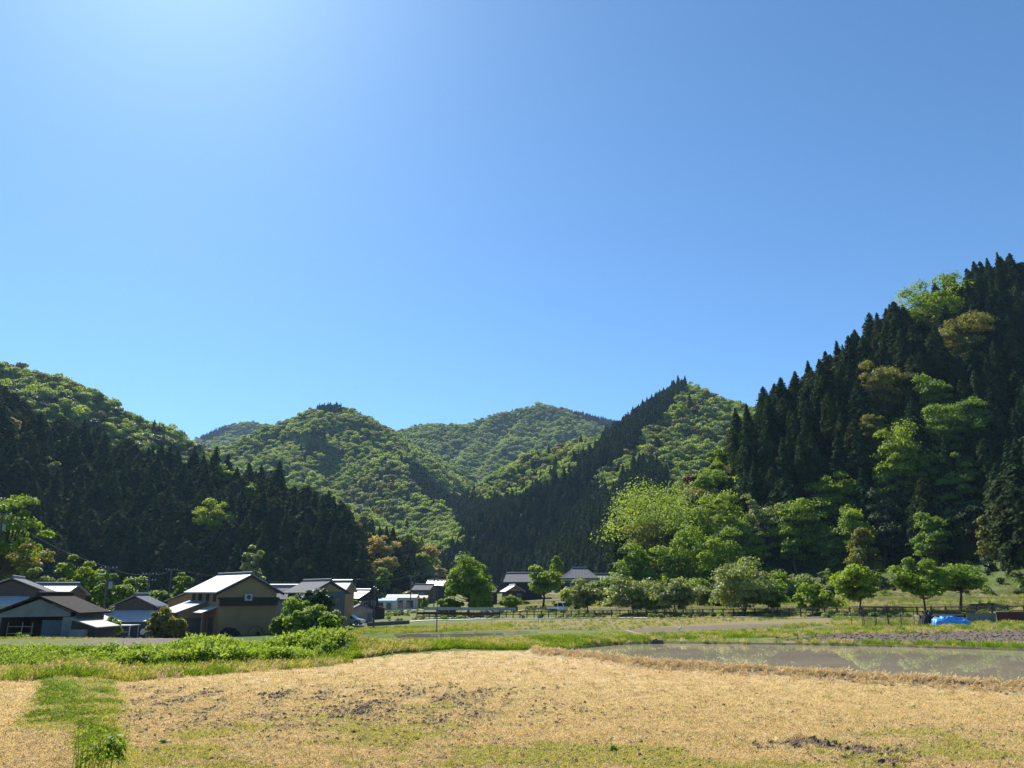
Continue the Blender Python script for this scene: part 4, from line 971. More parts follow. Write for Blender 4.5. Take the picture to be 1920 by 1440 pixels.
x = X(1745, 71, 0); lumpy('net_heap', 1.2, 1.2, 1.15, M['net_black'], 'pointed dark heap of netting beside the blue tarp', 'heap', (x, 71.5, Tz(x, 71)), 4, .35)
x = X(1784, 70, 0); tarp = lumpy('blue_tarp', 2.9, 1.5, .74, M['tarp_blue'], 'crumpled bright blue tarp covering a low pile in front of the red sheets', 'tarp', (x, 70.5, Tz(x, 70)), 9, .33, R(-4))
m = MB().tube([(-1.5, -.35, .86), (1.35, -.2, .93)], .05, 6); m.tube([(-1.1, .2, .95), (1.5, .3, .9)], .04, 6); o = m.build('timber_pole', 'timber', loc=(x, 70.5, Tz(x, 70))); meta(o, 'pair of thin timber poles weighing down the blue tarp', 'timber')
def corrug(px0, px1, D0, D1, h, mat, label):
    x0, x1 = X(px0, D0, 0), X(px1, D1, 0); L = math.hypot(x1-x0, D1-D0); m = MB(); n = int(L/.09)
    vs = []
    for i in range(n+1):
        t = i/n; yy = .03*(1 if i % 2 else -1); vs += [(L*t, yy, -.3), (L*t, yy, h+.05*math.sin(i*.05)), (L*t, yy+.02, h+.05*math.sin(i*.05)), (L*t, yy+.02, -.3)]
    fs = [(i*4+k, i*4+4+k, i*4+4+(k+1) % 4, i*4+(k+1) % 4) for i in range(n) for k in range(4)]
    m.add(vs, fs); o = m.build('sheet_fence', mat); o.location = (x0, D0, max(Tz(x0, D0), Tz(x1, D1))-.05); o.rotation_euler = (0, 0, math.atan2(D1-D0, x1-x0)); meta(o, label, 'fence', 'corrugated sheet fences beside the tarp')
corrug(1756, 1813, 77, 76, .85, 'sheet_red', 'dark red corrugated sheet fence directly behind the blue tarp')
corrug(1814, 1869, 76, 75, .80, 'wall_grey', 'pale grey corrugated sheet fence between the two red ones')
corrug(1870, 1990, 75.5, 73, .85, 'sheet_red', 'dark red corrugated sheet fence reaching the right edge')
# plank over the ditch
a = Vector((*G(1173, 1182, .12), .15)); b = Vector((*G(1233, 1199.5, .05), .08)); d = b-a; L = d.length
o = MB().box(0, L, -.14, .14, -.13, .0).build('plank', 'timber', smooth=False); o.location = a; o.rotation_euler = d.to_track_quat('X', 'Z').to_euler(); meta(o, 'weathered timber beam laid across the grassy ditch to the paddy corner', 'plank')
x, y = G(1230, 1203, 0); o = MB().box(-.35, .35, -.2, .2, -.1, .1).prism([(-.3, .1), (.1, .1), (0, .18)], 'y', -.15, .15).build('paddy_sluice', 'concrete_dark', loc=(x, y, 0)); o.location.z = float(Gz([x], [y])[0])-.03; meta(o, 'small dark sluice block at the paddy corner under the beam end', 'sluice')
# egret
def skin(name, verts, edges, radii, mat, parent=None, loc=(0, 0, 0), rz=0):
    me = bpy.data.meshes.new(name); me.from_pydata(verts, edges, []); o = bpy.data.objects.new(name, me); COL.objects.link(o)
    o.modifiers.new('skin', 'SKIN'); me.materials.append(M[mat])
    for v_, r_ in zip(me.skin_vertices[0].data, radii): v_.radius = r_
    s = o.modifiers.new('sub', 'SUBSURF'); s.levels = s.render_levels = 2; o.location = loc; o.rotation_euler = (0, 0, rz); o.parent = parent; return o
x, y = G(1275, 1181, 0); z = float(Gz([x], [y])[0])
eg = skin('egret', [(-.22,0,.34),(-.10,0,.40),(.04,0,.46),(.12,0,.55),(.13,0,.66),(.10,0,.76),(.15,0,.84),(.20,0,.845)], [(i, i+1) for i in range(7)],
     [(.02,.03),(.06,.075),(.07,.08),(.035,.035),(.02,.02),(.017,.017),(.026,.024),(.012,.012)], 'feather_white', None, (x, y, z), R(-15)); meta(eg, 'white egret standing in the green grass at the far paddy edge', 'bird')
MB().tube([(.20, 0, .845), (.33, 0, .82)], [.012, .003], 6).build('beak', 'beak', eg)
for s in (-1, 1): MB().tube([(-.02, s*.025, .36), (-.03, s*.03, .2), (-.02, s*.03, 0), (.05, s*.03, -.02)], .008, 5).build('leg', 'beak', eg)
# white post and net stakes by the far paddy
x, y = G(1003, 1186, -.9); o = MB().tube([(0, 0, -.2), (0, 0, .32), (0, 0, .38)], [.05, .05, .02], 8).build('marker_post', 'car_white', loc=(x, y, float(Gz([x], [y])[0]))); meta(o, 'short white marker post on the bank of the far grey paddy', 'post')
for k, pxx in enumerate([722, 760, 797, 838, 880, 924, 968, 1010, 1034, 1060]):
    x, y = G(pxx+random.uniform(-4, 4), 1182-.008*(pxx-720), -.7); z = float(Gz([x], [y])[0]); hgt_ = random.uniform(.9, 1.3)
    o = MB().tube([(0, 0, -.2), (random.uniform(-.04, .04), 0, hgt_)], .016, 6).build('garden_stake', 'timber' if k % 3 else 'pole', loc=(x, y, z)); meta(o, 'thin stake in the row behind the far grey paddy', 'stake', 'stakes behind the far grey paddy')
# water
def water(name, poly, zz, mat):
    pts = [(X(px, Dof(py, zz), zz), Dof(py, zz)) for px, py in poly]; c = (sum(p[0] for p in pts)/len(pts), sum(p[1] for p in pts)/len(pts))
    pts = [(c[0]+(p[0]-c[0])*1.02, c[1]+(p[1]-c[1])*1.045) for p in pts]
    from mathutils.geometry import tessellate_polygon
    me = bpy.data.meshes.new(name); me.from_pydata([(p[0], p[1], zz) for p in pts], [], [tuple(t) for t in tessellate_polygon([[Vector((p[0], p[1], 0)) for p in pts]])]); me.materials.append(mat)
    me.update()
    if me.polygons[0].normal.z < 0: me.flip_normals()
    o = bpy.data.objects.new(name, me); COL.objects.link(o); o['kind'] = 'structure'; return o
water('paddy_water', PADDY, PW, M['paddy']); water('paddy_water', PADDY2, PW2, M['paddy_grey'])
# ------------------------------------------------------------------ individual trees
BC = {}
def broad_tree(name, label, cat, x, y, z, H, W, mat, seed, style='dense', group=None, leaf=None, base=None, bark='bark', n=None, limbs=True, link=True):
    g = np.random.default_rng(seed); D = max(y, 12)
    leaf = leaf or D*.0020+.045
    st = {'dense': dict(lumps=40, per=300, open_=.65, lump_r=.24, flat=.8, base=.05), 'sparse': dict(lumps=34, per=190, open_=.85, lump_r=.25, flat=.8, base=.1),
          'umbrella': dict(lumps=34, per=290, open_=.65, lump_r=.24, flat=.6, base=.17), 'shrub': dict(lumps=22, per=290, open_=.6, lump_r=.30, flat=.9, base=.0),
          'hill': dict(lumps=26, per=330, open_=.4, lump_r=.30, flat=.8, base=.02)}[style]
    if base is not None: st['base'] = base
    V, F, cs = broad_crown(seed, H, W, leaf=leaf, **st)
    root = empty(name, (x, y, z-.05), 0, label=label, cat=cat, group=group)
    npmesh('crown', V, F, M[mat]).parent = root
    if limbs:
        th = H*max(st['base'], .16)*1.1; fork = Vector((g.uniform(-.05, .05)*W, 0, th)); top = Vector((g.uniform(-.06, .06)*W, 0, H*.82)); r0 = max(.05, H*.022)*(1.3 if style == 'umbrella' else 1)
        m = MB().tube([(0, 0, -.6), (0, 0, .1), fork*.5, fork, fork.lerp(top, .5), top], [r0*1.5, r0*1.2, r0, r0*.9, r0*.5, r0*.15], 8)
        for c in cs:
            c = Vector(c); st_ = fork.lerp(top, max(0, min(.7, (c.z-th)/H*.6))); md = st_.lerp(c, .5)+Vector((0, 0, -.04*H))
            m.tube([st_, md, c], [r0*.42, r0*.25, r0*.08], 5)
            if style == 'sparse':
                for q in range(3): m.tube([md, c+Vector(g.normal(size=3))*W*.10], [r0*.2, r0*.05], 4)
        m.build('trunk', bark, root)
    return root
def vt(px, pyt, wpx, D, mat, style, name, label, cat='tree', seed=None, group=None, pyb=None, **k):
    x = X(px, D, 0); z = Tz(x, D) if pyb is None else Z(pyb, D); H = Z(pyt, D)-z; W = wpx*D/1495*1.05
    return broad_tree(name, label, cat, x, D, z, H, W, mat, seed or int(px*7+D), style, group, **k)
GV = 'trees and shrubs around the village'
vt(-8, 922, 118, 118, 'leaf_bright', 'dense', 'maple_tree', 'tall bright yellow green tree cut by the left edge above the roofs', seed=11, base=.35)
vt(40, 1012, 85, 112, 'leaf_olive', 'dense', 'broadleaf_tree', 'golden green tree below the tall bright one at the left edge')
vt(62, 1050, 60, 106, 'leaf_grey', 'dense', 'broadleaf_tree', 'grey green bushy tree just above the left roofs')
vt(140, 1037, 74, 116, 'leaf_bright', 'dense', 'broadleaf_tree', 'bright green round tree above the ribbed roof behind the barn')
vt(218, 1078, 70, 112, 'leaf_bright', 'dense', 'broadleaf_tree', 'yellow green tree just right of the two armed utility pole')
vt(252, 1084, 64, 120, 'leaf_mid', 'dense', 'broadleaf_tree', 'green tree behind the dark shed with the white skirt roof')
vt(184, 1090, 50, 118, 'leaf_mid', 'dense', 'broadleaf_tree', 'mid green tree between the ribbed roof and the two armed pole')
vt(296, 1108, 46, 122, 'leaf_mid', 'dense', 'broadleaf_tree', 'small green tree filling the gap right of the dark shed')
vt(337, 1080, 52, 128, 'leaf_mid', 'umbrella', 'broadleaf_tree', 'flat topped green tree above the tan building')
vt(305, 1136, 44, 90, 'leaf_olive', 'shrub', 'round_shrub', 'tall rounded olive shrub beside the white parked car', 'shrub')
vt(334, 1158, 36, 89, 'leaf_olive', 'shrub', 'round_shrub', 'low olive shrub at the foot of the large tan house', 'shrub')
vt(212, 1160, 30, 86, 'leaf_bright', 'sparse', 'garden_tree', 'small spindly yellow green tree in front of the low carport')
vt(553, 1118, 62, 94, 'leaf_mid', 'shrub', 'garden_tree', 'rounded green garden tree right of the large tan house')
vt(590, 1104, 62, 96, 'leaf_dark', 'dense', 'pine_tree', 'dark layered pine in front of the blue grey house', base=.1)
vt(576, 1136, 56, 90, 'leaf_mid', 'shrub', 'garden_tree', 'lower green shrub in front of the dark layered pine', 'shrub')
vt(612, 1148, 50, 91, 'leaf_dark', 'shrub', 'round_shrub', 'dark shrub below the blue grey house wall', 'shrub')
vt(634, 1146, 26, 98, 'leaf_grey', 'shrub', 'round_shrub', 'grey green shrub left of the silver hatchback', 'shrub')
vt(527, 1150, 30, 96, 'leaf_mid', 'shrub', 'round_shrub', 'small green shrub against the corner of the large tan house', 'shrub')
vt(655, 1120, 26, 132, 'leaf_bright', 'shrub', 'garden_tree', 'small yellow green tree above the silver hatchback')
vt(761, 1107, 18, 240, 'leaf_grey', 'shrub', 'round_shrub', 'small pale tree behind the white roofed shed')
vt(796, 1120, 10, 205, 'leaf_mid', 'shrub', 'round_shrub', 'tiny green bush at the roadside before the far sheds', 'shrub')
vt(877, 1049, 98, 150, 'leaf_mid', 'dense', 'cherry_tree', 'big round green tree standing behind the footbridge', base=.16, seed=21)
vt(903, 1108, 42, 146, 'leaf_bright', 'shrub', 'garden_tree', 'smaller yellow green tree tucked against the big round tree')
vt(842, 1120, 40, 152, 'leaf_mid', 'shrub', 'round_shrub', 'low green bush under the left side of the big round tree', 'shrub')
vt(1018, 1067, 68, 160, 'leaf_mid', 'umbrella', 'cherry_tree', 'umbrella shaped green tree in front of the farmhouse roof', base=.25)
vt(1044, 1043, 30, 235, 'leaf_bright', 'dense', 'broadleaf_tree', 'bright tree rising behind the farmhouse against the dark conifers')
vt(1066, 1102, 26, 150, 'leaf_bright', 'shrub', 'garden_tree', 'small bright bush left of the truck cab')
vt(960, 1112, 34, 150, 'leaf_mid', 'shrub', 'round_shrub', 'low garden bush before the farmhouse entrance', 'shrub')
vt(1103, 1088, 72, 130, 'leaf_grey', 'sparse', 'cherry_tree', 'pale loose leaved tree just right of the white truck', bark='bark_pale')
vt(1188, 1082, 92, 122, 'leaf_grey', 'sparse', 'cherry_tree', 'thinly leafed wide tree with bare pale twigs, second right of the truck', bark='bark_pale')
vt(1268, 1086, 76, 117, 'leaf_grey', 'sparse', 'cherry_tree', 'tangled grey green tree before the bright bush by the fence', bark='bark_pale')
vt(1228, 1106, 52, 121, 'leaf_bright', 'shrub', 'round_shrub', 'soft yellow green bush between the two thin grey trees', 'shrub')
vt(1396, 1060, 136, 110, 'leaf_grey', 'dense', 'cherry_tree', 'large spreading grey green tree in the middle of the fence line', base=.08, seed=31)
vt(1440, 1086, 60, 114, 'leaf_mid', 'shrub', 'garden_tree', 'green side growth at the right edge of the large spreading tree')
vt(1532, 1098, 66, 103, 'leaf_bright', 'shrub', 'round_shrub', 'low bright yellow green bush left of the taller bright tree', 'shrub')
vt(1612, 1058, 84, 101, 'leaf_bright', 'dense', 'maple_tree', 'bright yellow green tree behind the netted cage', base=.1, seed=41)
vt(1736, 1050, 74, 95, 'leaf_bright', 'dense', 'maple_tree', 'yellow green tree above the pointed net heap', base=.15)
vt(1803, 1058, 112, 98, 'leaf_mid', 'umbrella', 'cherry_tree', 'spreading green tree with a bare trunk above the red sheet fence', base=.3, seed=51)
for i, (a, b, c, d, mt) in enumerate([(1150,1088,60,150,'leaf_mid'),(1175,1100,60,140,'leaf_grey'),(1216,1092,60,150,'leaf_mid'),(1310,1092,60,140,'leaf_mid'),(1330,1105,50,128,'leaf_grey'),(1350,1112,40,126,'leaf_dark'),(1476,1080,80,136,'leaf_mid'),(1510,1086,60,138,'leaf_grey'),(1465,1098,50,128,'leaf_dark'),(1558,1100,40,128,'leaf_grey'),(1135,1092,40,165,'leaf_mid'),(1290,1100,50,140,'leaf_mid')]):
    vt(a, b, c, d, mt, 'shrub', 'wild_shrub', ['mid green','grey green','mid green','mid green','grey green','dark green','mid green','grey green','dark green','grey green','mid green','mid green'][i]+' wild shrub in the thicket along the foot of the right hill', 'shrub', 900+i, 'thicket at the foot of the right hill')
vt(470, 1008, 36, 190, 'leaf_grey', 'sparse', 'bare_tree', 'pale half bare tree against the dark hillside above the large tan house', bark='bark_pale')
# sapling on the weedy bank
x, y = G(615, 1212, .25); broad_tree('sapling', 'bright green leafy sapling rising from the weedy bank', 'sapling', x, y, float(Gz([x], [y])[0]), 1.45, 1.3, 'leaf_bright', 77, 'sparse', leaf=.13)

for i, (x, y, W_, H, mt, lab) in enumerate(HBP):
    broad_tree('broadleaf_tree' if 'bamboo' not in lab else 'bamboo_clump', lab, 'tree' if 'bamboo' not in lab else 'bamboo', x, y, Tz(x, y), H, W_, mt, 1000+i, 'sparse' if 'twiggy' in lab else 'hill', leaf=.12+y*.0012, bark='bark_pale')
clear = [(q[0], q[1], q[2]/2, q[3]) for q in HBP]
# broadleaf cover on the left flank of the right hill
g = np.random.default_rng(12); BP = []
for i, mt in enumerate(['leaf_mid', 'leaf_bright', 'leaf_mid', 'leaf_olive', 'leaf_grey', 'leaf_dark']):
    v, f, cs = broad_crown(600+i, 10, 8.5, .1, 16, 300, .30, .7, .36, .4)
    cr = npmesh('crown', v, f, M[mt], link=False); tr = trunk_mb(8.5, .2, np.random.default_rng(i), .05, r1=.05).build('trunk', 'bark_pale'); COL.objects.unlink(tr); BP.append((cr, tr, mt))
cn = {'leaf_mid': 'mid green', 'leaf_bright': 'bright yellow green', 'leaf_olive': 'olive brown', 'leaf_grey': 'grey green', 'leaf_dark': 'dark green'}
for (x, y, z) in NEARB:
    if g.random() < .15 or any(math.hypot(x-a, y-b) < r*.75 for a, b, r, _ in clear): continue
    cr, tr, mt = BP[g.integers(6)]; o = empty('broadleaf_tree', (x, y, z-.3), g.uniform(0, 6.28), label=cn[mt]+' tree in the broadleaf wood on the left flank of the right hill', cat='tree', group='broadleaf trees on the left flank of the right hill')
    s = g.uniform(.7, 1.1); o.scale = (s, s, s*g.uniform(.9, 1.15))
    for q in (cr, tr): c = q.copy(); COL.objects.link(c); c.parent = o
# ------------------------------------------------------------------ undergrowth
def bproto(key, mats, fn):
    obs = []
    for i, mt in enumerate(mats):
        v, f = fn(i); obs.append(npmesh('%s_%d' % (key, i), v, f, M[mt], link=False))
    proto_collection(key, obs)
def rots(n, g, tilt=.15): r = g.normal(0, tilt, (n, 3)); r[:, 2] = g.uniform(0, 6.28, n); return r
def small_bush(i):
    v, f, _ = broad_crown(700+i, 2.2, 2.8, .0, 6, 80, .34, .7, .5, .3); return v, f
bproto('proto_bush', ['leaf_mid', 'leaf_forest', 'leaf_dark', 'leaf_grey', 'leaf_olive'], small_bush)
g = np.random.default_rng(14)
x, y = cand(-130, 130, 100, 330, 2.6, g); z, h, mid, v_ = T(x, y, True)
k = (h > .35) & visible(x, y, z+3, .02) & ((z < 40) | (mid == 0)) & ((mid == 0) | (fbm(x*.06, y*.06, 44, 3) > -.3)); 
x, y, z, mid = x[k], y[k], z[k], mid[k]; n = len(x); ap = (z < 12) & (mid == 0) & (x > 30); kk = ~(ap & (g.random(len(x)) < .2)); x, y, z, ap = x[kk], y[kk], z[kk], ap[kk]; n = len(x); s = g.uniform(.6, 1.5, n)*np.where(ap, .55, 1.3)
scatter('undergrowth', 'proto_bush', np.stack([x, y, z-.2], 1), rots(n, g), s, np.where(g.random(n) < .6, 2, g.choice(5, n)), 'tangled undergrowth of low bushes at the feet of the wooded hills', 'undergrowth')
# fringe of brush along the road, the river bank and the terraces
pts = []
for pl, wd, dn in (([(-60,108),(-34,122),(-12,133),(-3,138)], 3, 1.6), ([(-3,133),(25,107.8),(54,83)], .8, 1.2), ([(-10,150),(10,160),(30,150),(60,128)], 8, .45), ([(-34,128),(-28,150),(-24,180)], 7, .6), ([(-46,96),(-30,96),(-20,100)], 2, 1), ([(-60,66),(-40,67)], 1.5, 1.2)):
    for a, b in zip(pl[:-1], pl[1:]):
        L = math.dist(a, b); n = int(L*dn*max(1, wd*.5)); t = g.random(n); pts.append(np.stack([a[0]+(b[0]-a[0])*t+g.normal(0, wd/2, n), a[1]+(b[1]-a[1])*t+g.normal(0, wd/2, n)], 1))
pts = np.concatenate(pts); z = Gz(pts[:, 0], pts[:, 1]); n = len(pts)
scatter('undergrowth', 'proto_bush', np.column_stack([pts, z-.1]), rots(n, g), g.uniform(.12, .38, n), g.choice(5, n, p=[.3, .15, .15, .2, .2]), 'low weeds and brush along the road edge, fence and terraces', 'undergrowth')

# ------------------------------------------------------------------ grass
def tuft(n, h, spread, wdt, seed, droop=.4):
    g = np.random.default_rng(seed); V = []; F = []
    for i in range(n):
        a = g.uniform(0, 6.28); r = spread*math.sqrt(g.random()); x, y = r*math.cos(a), r*math.sin(a); L = h*g.uniform(.5, 1.15); b = g.uniform(0, 6.28); d = droop*g.uniform(.2, 1)
        tx, ty = math.cos(b)*L*d, math.sin(b)*L*d; px_, py_ = -math.sin(b)*wdt/2, math.cos(b)*wdt/2; o = len(V)
        V += [(x-px_, y-py_, -.01), (x+px_, y+py_, -.01), (x+px_*.8+tx*.4, y+py_*.8+ty*.4, L*.6), (x-px_*.8+tx*.4, y-py_*.8+ty*.4, L*.6), (x+tx, y+ty, L*g.uniform(.75, 1)), (x+tx+px_*.2, y+ty+py_*.2, L*.8)]
        F += [(o, o+1, o+2, o+3), (o+3, o+2, o+5, o+4)]
    return np.array(V), np.array(F)
bproto('proto_grass', ['straw', 'straw', 'straw_pale', 'grass_olive', 'grass_olive', 'grass_green', 'grass_green', 'grass_red'], lambda i: tuft(16, [.055, .045, .06, .06, .05, .07, .06, .06][i], .09, .007, 40+i, 1.1))
def field_samples(n, pyr, g, pxr=(-60, 1980), pw=1.0):
    px = g.uniform(*pxr, n); t = g.random(n)**pw; py = pyr[0]+(pyr[1]-pyr[0])*t
    D = EYE/np.tan(-(np.arctan((720-py)/FPX)+PITCH)); x = (px-960)/FPX*(D*math.cos(PITCH)-EYE*math.sin(PITCH)); return x, D
g = np.random.default_rng(15)
x, y = field_samples(120000, (1222, 1520), g, (-120, 2040), .85)
z = Gz(x, y); px, py = proj(x, y, z); c = gcolor(x, y, z, np.zeros(len(x)))
dry = inpoly(px, py, DRY) & ~inpoly(px, py, PADDY); x, y, z, px, py, c = [q[dry] for q in (x, y, z, px, py, c)]
gi = c[:, 1]/c[:, 0]; dark = c[:, 0] < .26; n = len(x); u = g.random(n)
pid = np.where(gi > 1.15, np.where(u < .75, 5, 3), np.where(gi > .82, np.where(u < .6, 3, np.where(u < .75, 4, 0)), np.where(u < .6, 0, np.where(u < .85, 1, np.where(u < .97, 2, 7)))))
pid = np.where((gi < 1.15) & (g.random(n) < .05), 6, pid)
keep = ~(dark & (gi < .9) & (g.random(n) < .8))
s = np.clip((y/14)**.55, .8, 2.2)*g.uniform(.6, 1.4, n)
sc = np.stack([s, s, s*g.uniform(.35, .85, n)], 1)
scatter('grass', 'proto_grass', np.stack([x, y, z], 1)[keep], rots(keep.sum(), g, .12), sc[keep], pid[keep], 'short dry mown stubble grass covering the near field', 'grass')
# straw on the dyke
pl = DYKE; P_ = []
for a, b in zip(pl[:-1], pl[1:]):
    L = math.dist(a[:2], b[:2]); n = int(L*150); t = g.random(n); o_ = g.normal(0, .24, n); P_.append(np.stack([a[0]+(b[0]-a[0])*t+o_*.3, a[1]+(b[1]-a[1])*t+o_], 1))
P_ = np.concatenate(P_); n = len(P_)
bproto('proto_straw', ['straw_pale', 'straw', 'straw_pale'], lambda i: tuft(14, .17, .10, .012, 60+i, 1.3))
scatter('straw', 'proto_straw', np.column_stack([P_, Gz(P_[:, 0], P_[:, 1])]), rots(n, g, .3), g.uniform(.45, .9, n), g.choice(3, n), 'thick band of bleached straw lying along the paddy dyke', 'straw')
# taller green grass on banks beyond the field
bproto('proto_tallgrass', ['grass_green', 'grass_green', 'grass_olive', 'straw_pale', 'leaf_mid'], lambda i: tuft(26, .34, .22, .022, 70+i, .7))
def pxz(n, poly, zg, g):
    xs = [p[0] for p in poly]; ys = [p[1] for p in poly]; px = g.uniform(min(xs), max(xs), n); py = g.uniform(min(ys), max(ys), n); k = inpoly(px, py, poly); px, py = px[k], py[k]
    D = (zg-EYE)/np.tan(np.arctan((720-py)/FPX)+PITCH); x = (px-960)/FPX*(D*math.cos(PITCH)+(zg-EYE)*math.sin(PITCH)); return x, D
allp = []
for n, poly, zg in ((26000, [(640,1241),(740,1230),(850,1222),(960,1221),(1020,1221),(1080,1211.5),(1150,1204.5),(1225,1199),(1165,1182),(1000,1190),(860,1199),(730,1202),(680,1220)], -.05), (5000, [(1235,1196),(1340,1190),(1500,1178),(1620,1172),(1960,1170),(1960,1180),(1600,1184),(1480,1197),(1250,1202)], -.1),
                    (2600, [(930,1162),(1600,1156),(1600,1170),(1380,1174),(1180,1180),(930,1180),(760,1184)], -1.0), (5000, [(-20,1228),(220,1212),(330,1196),(230,1192),(-20,1205)], -1.0), (2200, [(1560,1150),(1960,1146),(1960,1172),(1560,1172)], -.1),
                    (4500, [(-20,1275),(-20,1250),(300,1250),(640,1228),(660,1243),(300,1270),(200,1278)], .05), (3000, [(1236,1203),(1236,1196),(1150,1200),(1000,1213),(880,1216),(1030,1219),(1110,1209)], 0.), (8000, [(640,1166),(960,1168),(960,1186),(700,1193),(640,1186)], -1.2), (2500, [(1180,1194),(1240,1190),(1500,1166),(1560,1168),(1330,1192),(1230,1197)], -.3),
                    (1500, [(1240,1202),(1960,1208),(1960,1216),(1240,1206)], 0.)):
    x, y = pxz(n, poly, zg, g); allp.append(np.stack([x, y], 1))
x, y = allp[0].T; Q = np.concatenate(allp); z = Gz(Q[:, 0], Q[:, 1]); n = len(Q); px, py = proj(Q[:, 0], Q[:, 1], z); k = ~inpoly(px, py, PADDY) & ~inpoly(px, py, PADDY2)
s = g.uniform(.4, 1.1, n)*np.where(Q[:, 1] > 60, .9, .8)*np.where((Q[:, 1] > 44) & (Q[:, 1] < 62) & (Q[:, 0] < 6), .5, 1)
nzg = fbm(Q[:, 0]*.4, Q[:, 1]*.4, 99, 3); pid = np.where(nzg > .1, g.choice([0, 1, 4], n), g.choice([1, 2, 3, 2], n))
scatter('grass', 'proto_tallgrass', np.column_stack([Q, z])[k], rots(n, g)[k], s[k], pid[k], 'green and yellowing grass on the banks between the fields', 'grass')
x, y = cand(-14, 120, 92, 175, 1.25, g); z, h, mid, v_ = T(x, y, True); k = ((h < .9) | ((z < 12) & (x > 55))) & (np.abs(np.arctan2(x, y)) < R(36)) & ((x-25.8)*.66+(y-110)*.75 > 1.5) & (g.random(len(x)) < .85); x, y, z = x[k], y[k], z[k]; n = len(x)
nzg = fbm(x*.12, y*.12, 98, 3)+.3*fbm(x, y, 97, 2)
scatter('grass', 'proto_tallgrass', np.stack([x, y, z], 1), rots(n, g), g.uniform(.6, 1.5, n), np.where(nzg > .05, g.choice([0, 1, 4], n), g.choice([2, 1, 2, 3], n)), 'meadow grass on the low terraces behind the wooden fence', 'grass')
# weedy bank
def weed(i):
    g = np.random.default_rng(80+i); h = [.55, .7, .45, .6, .8][i]; n = 110
    c = np.stack([g.normal(0, .22, n), g.normal(0, .22, n), h*g.random(n)**.7], 1); nn = g.normal(size=(n, 3))+[0, 0, .8]; s = g.uniform(.06, .15, n)
    a = quads(c, nn, s, s*.6, g); b = tuft(26, h*1.1, .2, .016, 90+i, .5); return merge([a, b])
bproto('proto_weed', ['grass_green', 'leaf_mid', 'leaf_forest', 'leaf_mid', 'leaf_forest'], weed)
L1 = [(-60,30.8),(-30,31.8),(-16,33.2),(-7.5,36.4)]; P_ = []
for a, b in zip(L1[:-1], L1[1:]):
    L = math.dist(a, b); n = int(L*95); t = g.random(n); o_ = g.uniform(-4.6, 3.4, n); P_.append(np.stack([a[0]+(b[0]-a[0])*t+o_*.1, a[1]+(b[1]-a[1])*t+o_], 1))
P_ = np.concatenate(P_); n = len(P_); hn = .6+.45*fbm(P_[:, 0]*.45, P_[:, 1]*.45, 17, 3)
boost = sstep(-17, -11, P_[:, 0])*.5+.72
scatter('weeds', 'proto_weed', np.column_stack([P_, Gz(P_[:, 0], P_[:, 1])]), rots(n, g, .1), np.clip(hn, .25, 1.1)*boost*g.uniform(.75, 1.15, n), np.where(fbm(P_[:, 0]*.7, P_[:, 1]*.7, 18, 2) > .1, g.choice([0, 2], n), g.choice([1, 3, 4], n)), 'dense green weeds growing on the bank beyond the dry field', 'weeds')
# clods of earth
def clod(i):
    g = np.random.default_rng(i); import bmesh
    bm = bmesh.new(); bmesh.ops.create_icosphere(bm, subdivisions=2, radius=.05); v = np.array([q.co[:] for q in bm.verts]); f = np.array([[q.index for q in p.verts] for p in bm.faces]); bm.free()
    v = v*(1+.35*fbm(v[:, :1].ravel()*30+i*7, v[:, 1]*30+v[:, 2]*25, i, 3))[:, None]*np.array([1, .8, .55]); return v, f
M['clod'] = plain('clod', (.17,.12,.085), .95, (.10,.07,.05), 20, spec=.1)
M['clod_pale'] = plain('clod_pale', (.28,.21,.15), .95, (.18,.13,.10), 20, spec=.1)
bproto('proto_clod', ['clod', 'clod_pale', 'clod'], clod)
x, y = field_samples(26000, (1280, 1440), g, (190, 1900)); z = Gz(x, y); c = gcolor(x, y, z, np.zeros(len(x))); k = (c[:, 0] < .29+.20*g.random(len(x))**2) & (c[:, 1]/c[:, 0] < .85); x, y, z = x[k], y[k], z[k]; n = len(x)
x2, y2 = pxz(5000, PLOUGH, -.1, g); z2 = Gz(x2, y2); n2 = len(x2)
scatter('soil_clods', 'proto_clod', np.concatenate([np.stack([x, y, z], 1), np.stack([x2, y2, z2], 1)]), rots(n+n2, g, .6), np.concatenate([g.uniform(.25, 1.15, n)*np.clip(y/14, .8, 2)**.5, g.uniform(.8, 2, n2)]), g.choice(3, n+n2, p=[.5, .25, .25]), 'loose dark clods of turned soil on the bare patches of the fields', 'soil')
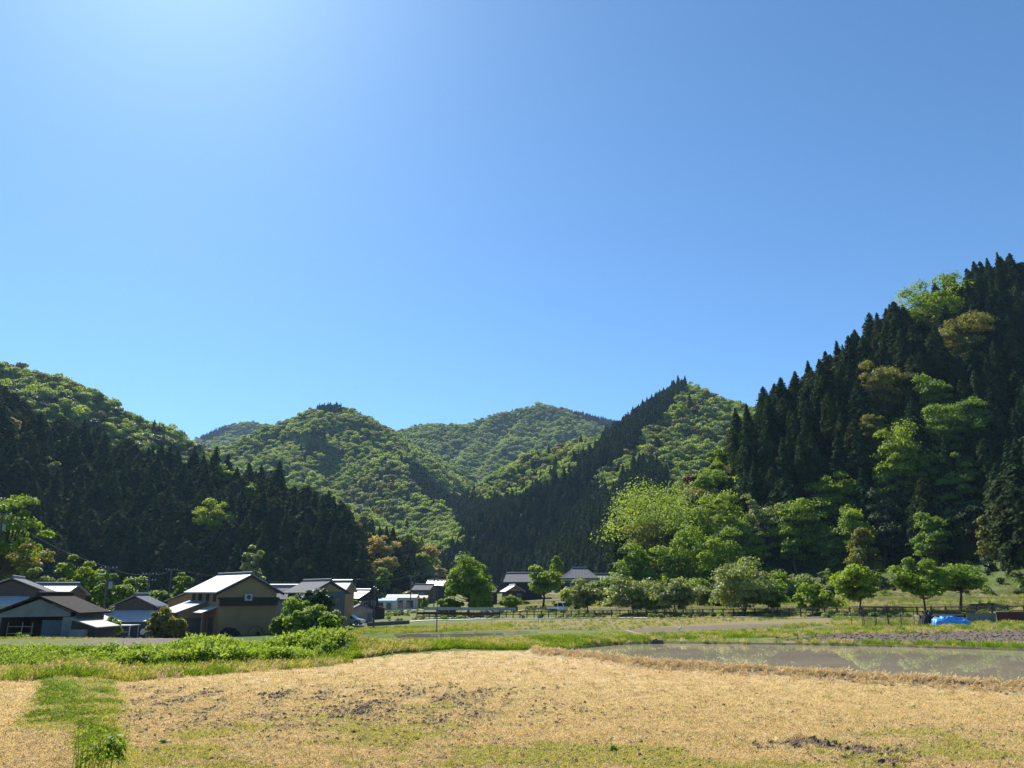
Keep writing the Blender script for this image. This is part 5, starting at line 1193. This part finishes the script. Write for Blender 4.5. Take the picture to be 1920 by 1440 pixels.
# foreground plants
def stalks(x, y, label):
    z = float(Gz([x], [y])[0]); r = empty('tall_weed', (x, y, z), 0, label=label, cat='plant'); gg = np.random.default_rng(4); m = MB(); lv = []
    for i in range(26):
        a = Vector((gg.normal(0, .16), gg.normal(0, .12), -.02)); h = gg.uniform(.35, .72); b = a+Vector((gg.normal(0, .05), gg.normal(0, .05), h)); m.tube([a, a.lerp(b, .5)+Vector((gg.normal(0, .01), 0, 0)), b], [.006, .005, .002], 5)
        for k_ in range(9):
            p = a.lerp(b, gg.uniform(.25, 1)); lv.append(np.array(p)+gg.normal(0, .012, 3))
    m.build('stems', 'grass_olive', r); c_ = np.array(lv); v, f = quads(c_, gg.normal(size=c_.shape), .012+.018*gg.random(len(c_)), .04+.03*gg.random(len(c_)), gg); npmesh('leaves', v, f, M['leaf_bright']).parent = r
def leafy(x, y, s, label, mt='leaf_bright', name='leafy_weed'):
    z = float(Gz([x], [y])[0]); gg = np.random.default_rng(int(abs(x)*100)); n = 260; d = gg.normal(size=(n, 3)); d[:, 2] = np.abs(d[:, 2]); d /= np.linalg.norm(d, axis=1, keepdims=True)
    c_ = d*np.array([.20, .18, .30])*gg.uniform(.4, 1, (n, 1))*s; v, f = quads(c_, d+gg.normal(size=(n, 3))*.5+[0, 0, .5], .022*s*1.3+.0*c_[:, 0], .075*s+.0*c_[:, 0], gg)
    o = npmesh(name, v, f, M[mt]); o.location = (x, y, z); meta(o, label, 'plant')
x, y = G(165, 1462, .15); stalks(x, y, 'cluster of tall thin green stems in the lower left foreground')
x, y = G(205, 1418, .15); leafy(x, y, 1.35, 'bright green bushy weed right of the tall stems in the lower left foreground')
x, y = G(1150, 1406, 0); leafy(x, y, .45, 'small green weed sprouting in the near field, left of the dark clods')
x, y = G(305+0, 1395, 0); leafy(x, y, .4, 'small green weed in the near field right of the grassy balk', 'leaf_mid')
# ------------------------------------------------------------------ haze
HZ = True
if HZ:
    m = MB().box(-2150, 2150, -60, 2700, -14, 490); N = NT('haze'); vp = N.t.nodes.new('ShaderNodeVolumePrincipled'); vp.inputs['Color'].default_value = (.50, .74, 1.0, 1); vp.inputs['Density'].default_value = .000085; vp.inputs['Anisotropy'].default_value = 0
    o_ = N.t.nodes.new('ShaderNodeOutputMaterial'); N.t.links.new(vp.outputs[0], o_.inputs[1]); o = m.build('haze', N.m); o['kind'] = 'stuff'; o['label'] = 'thin blue haze in the valley air'
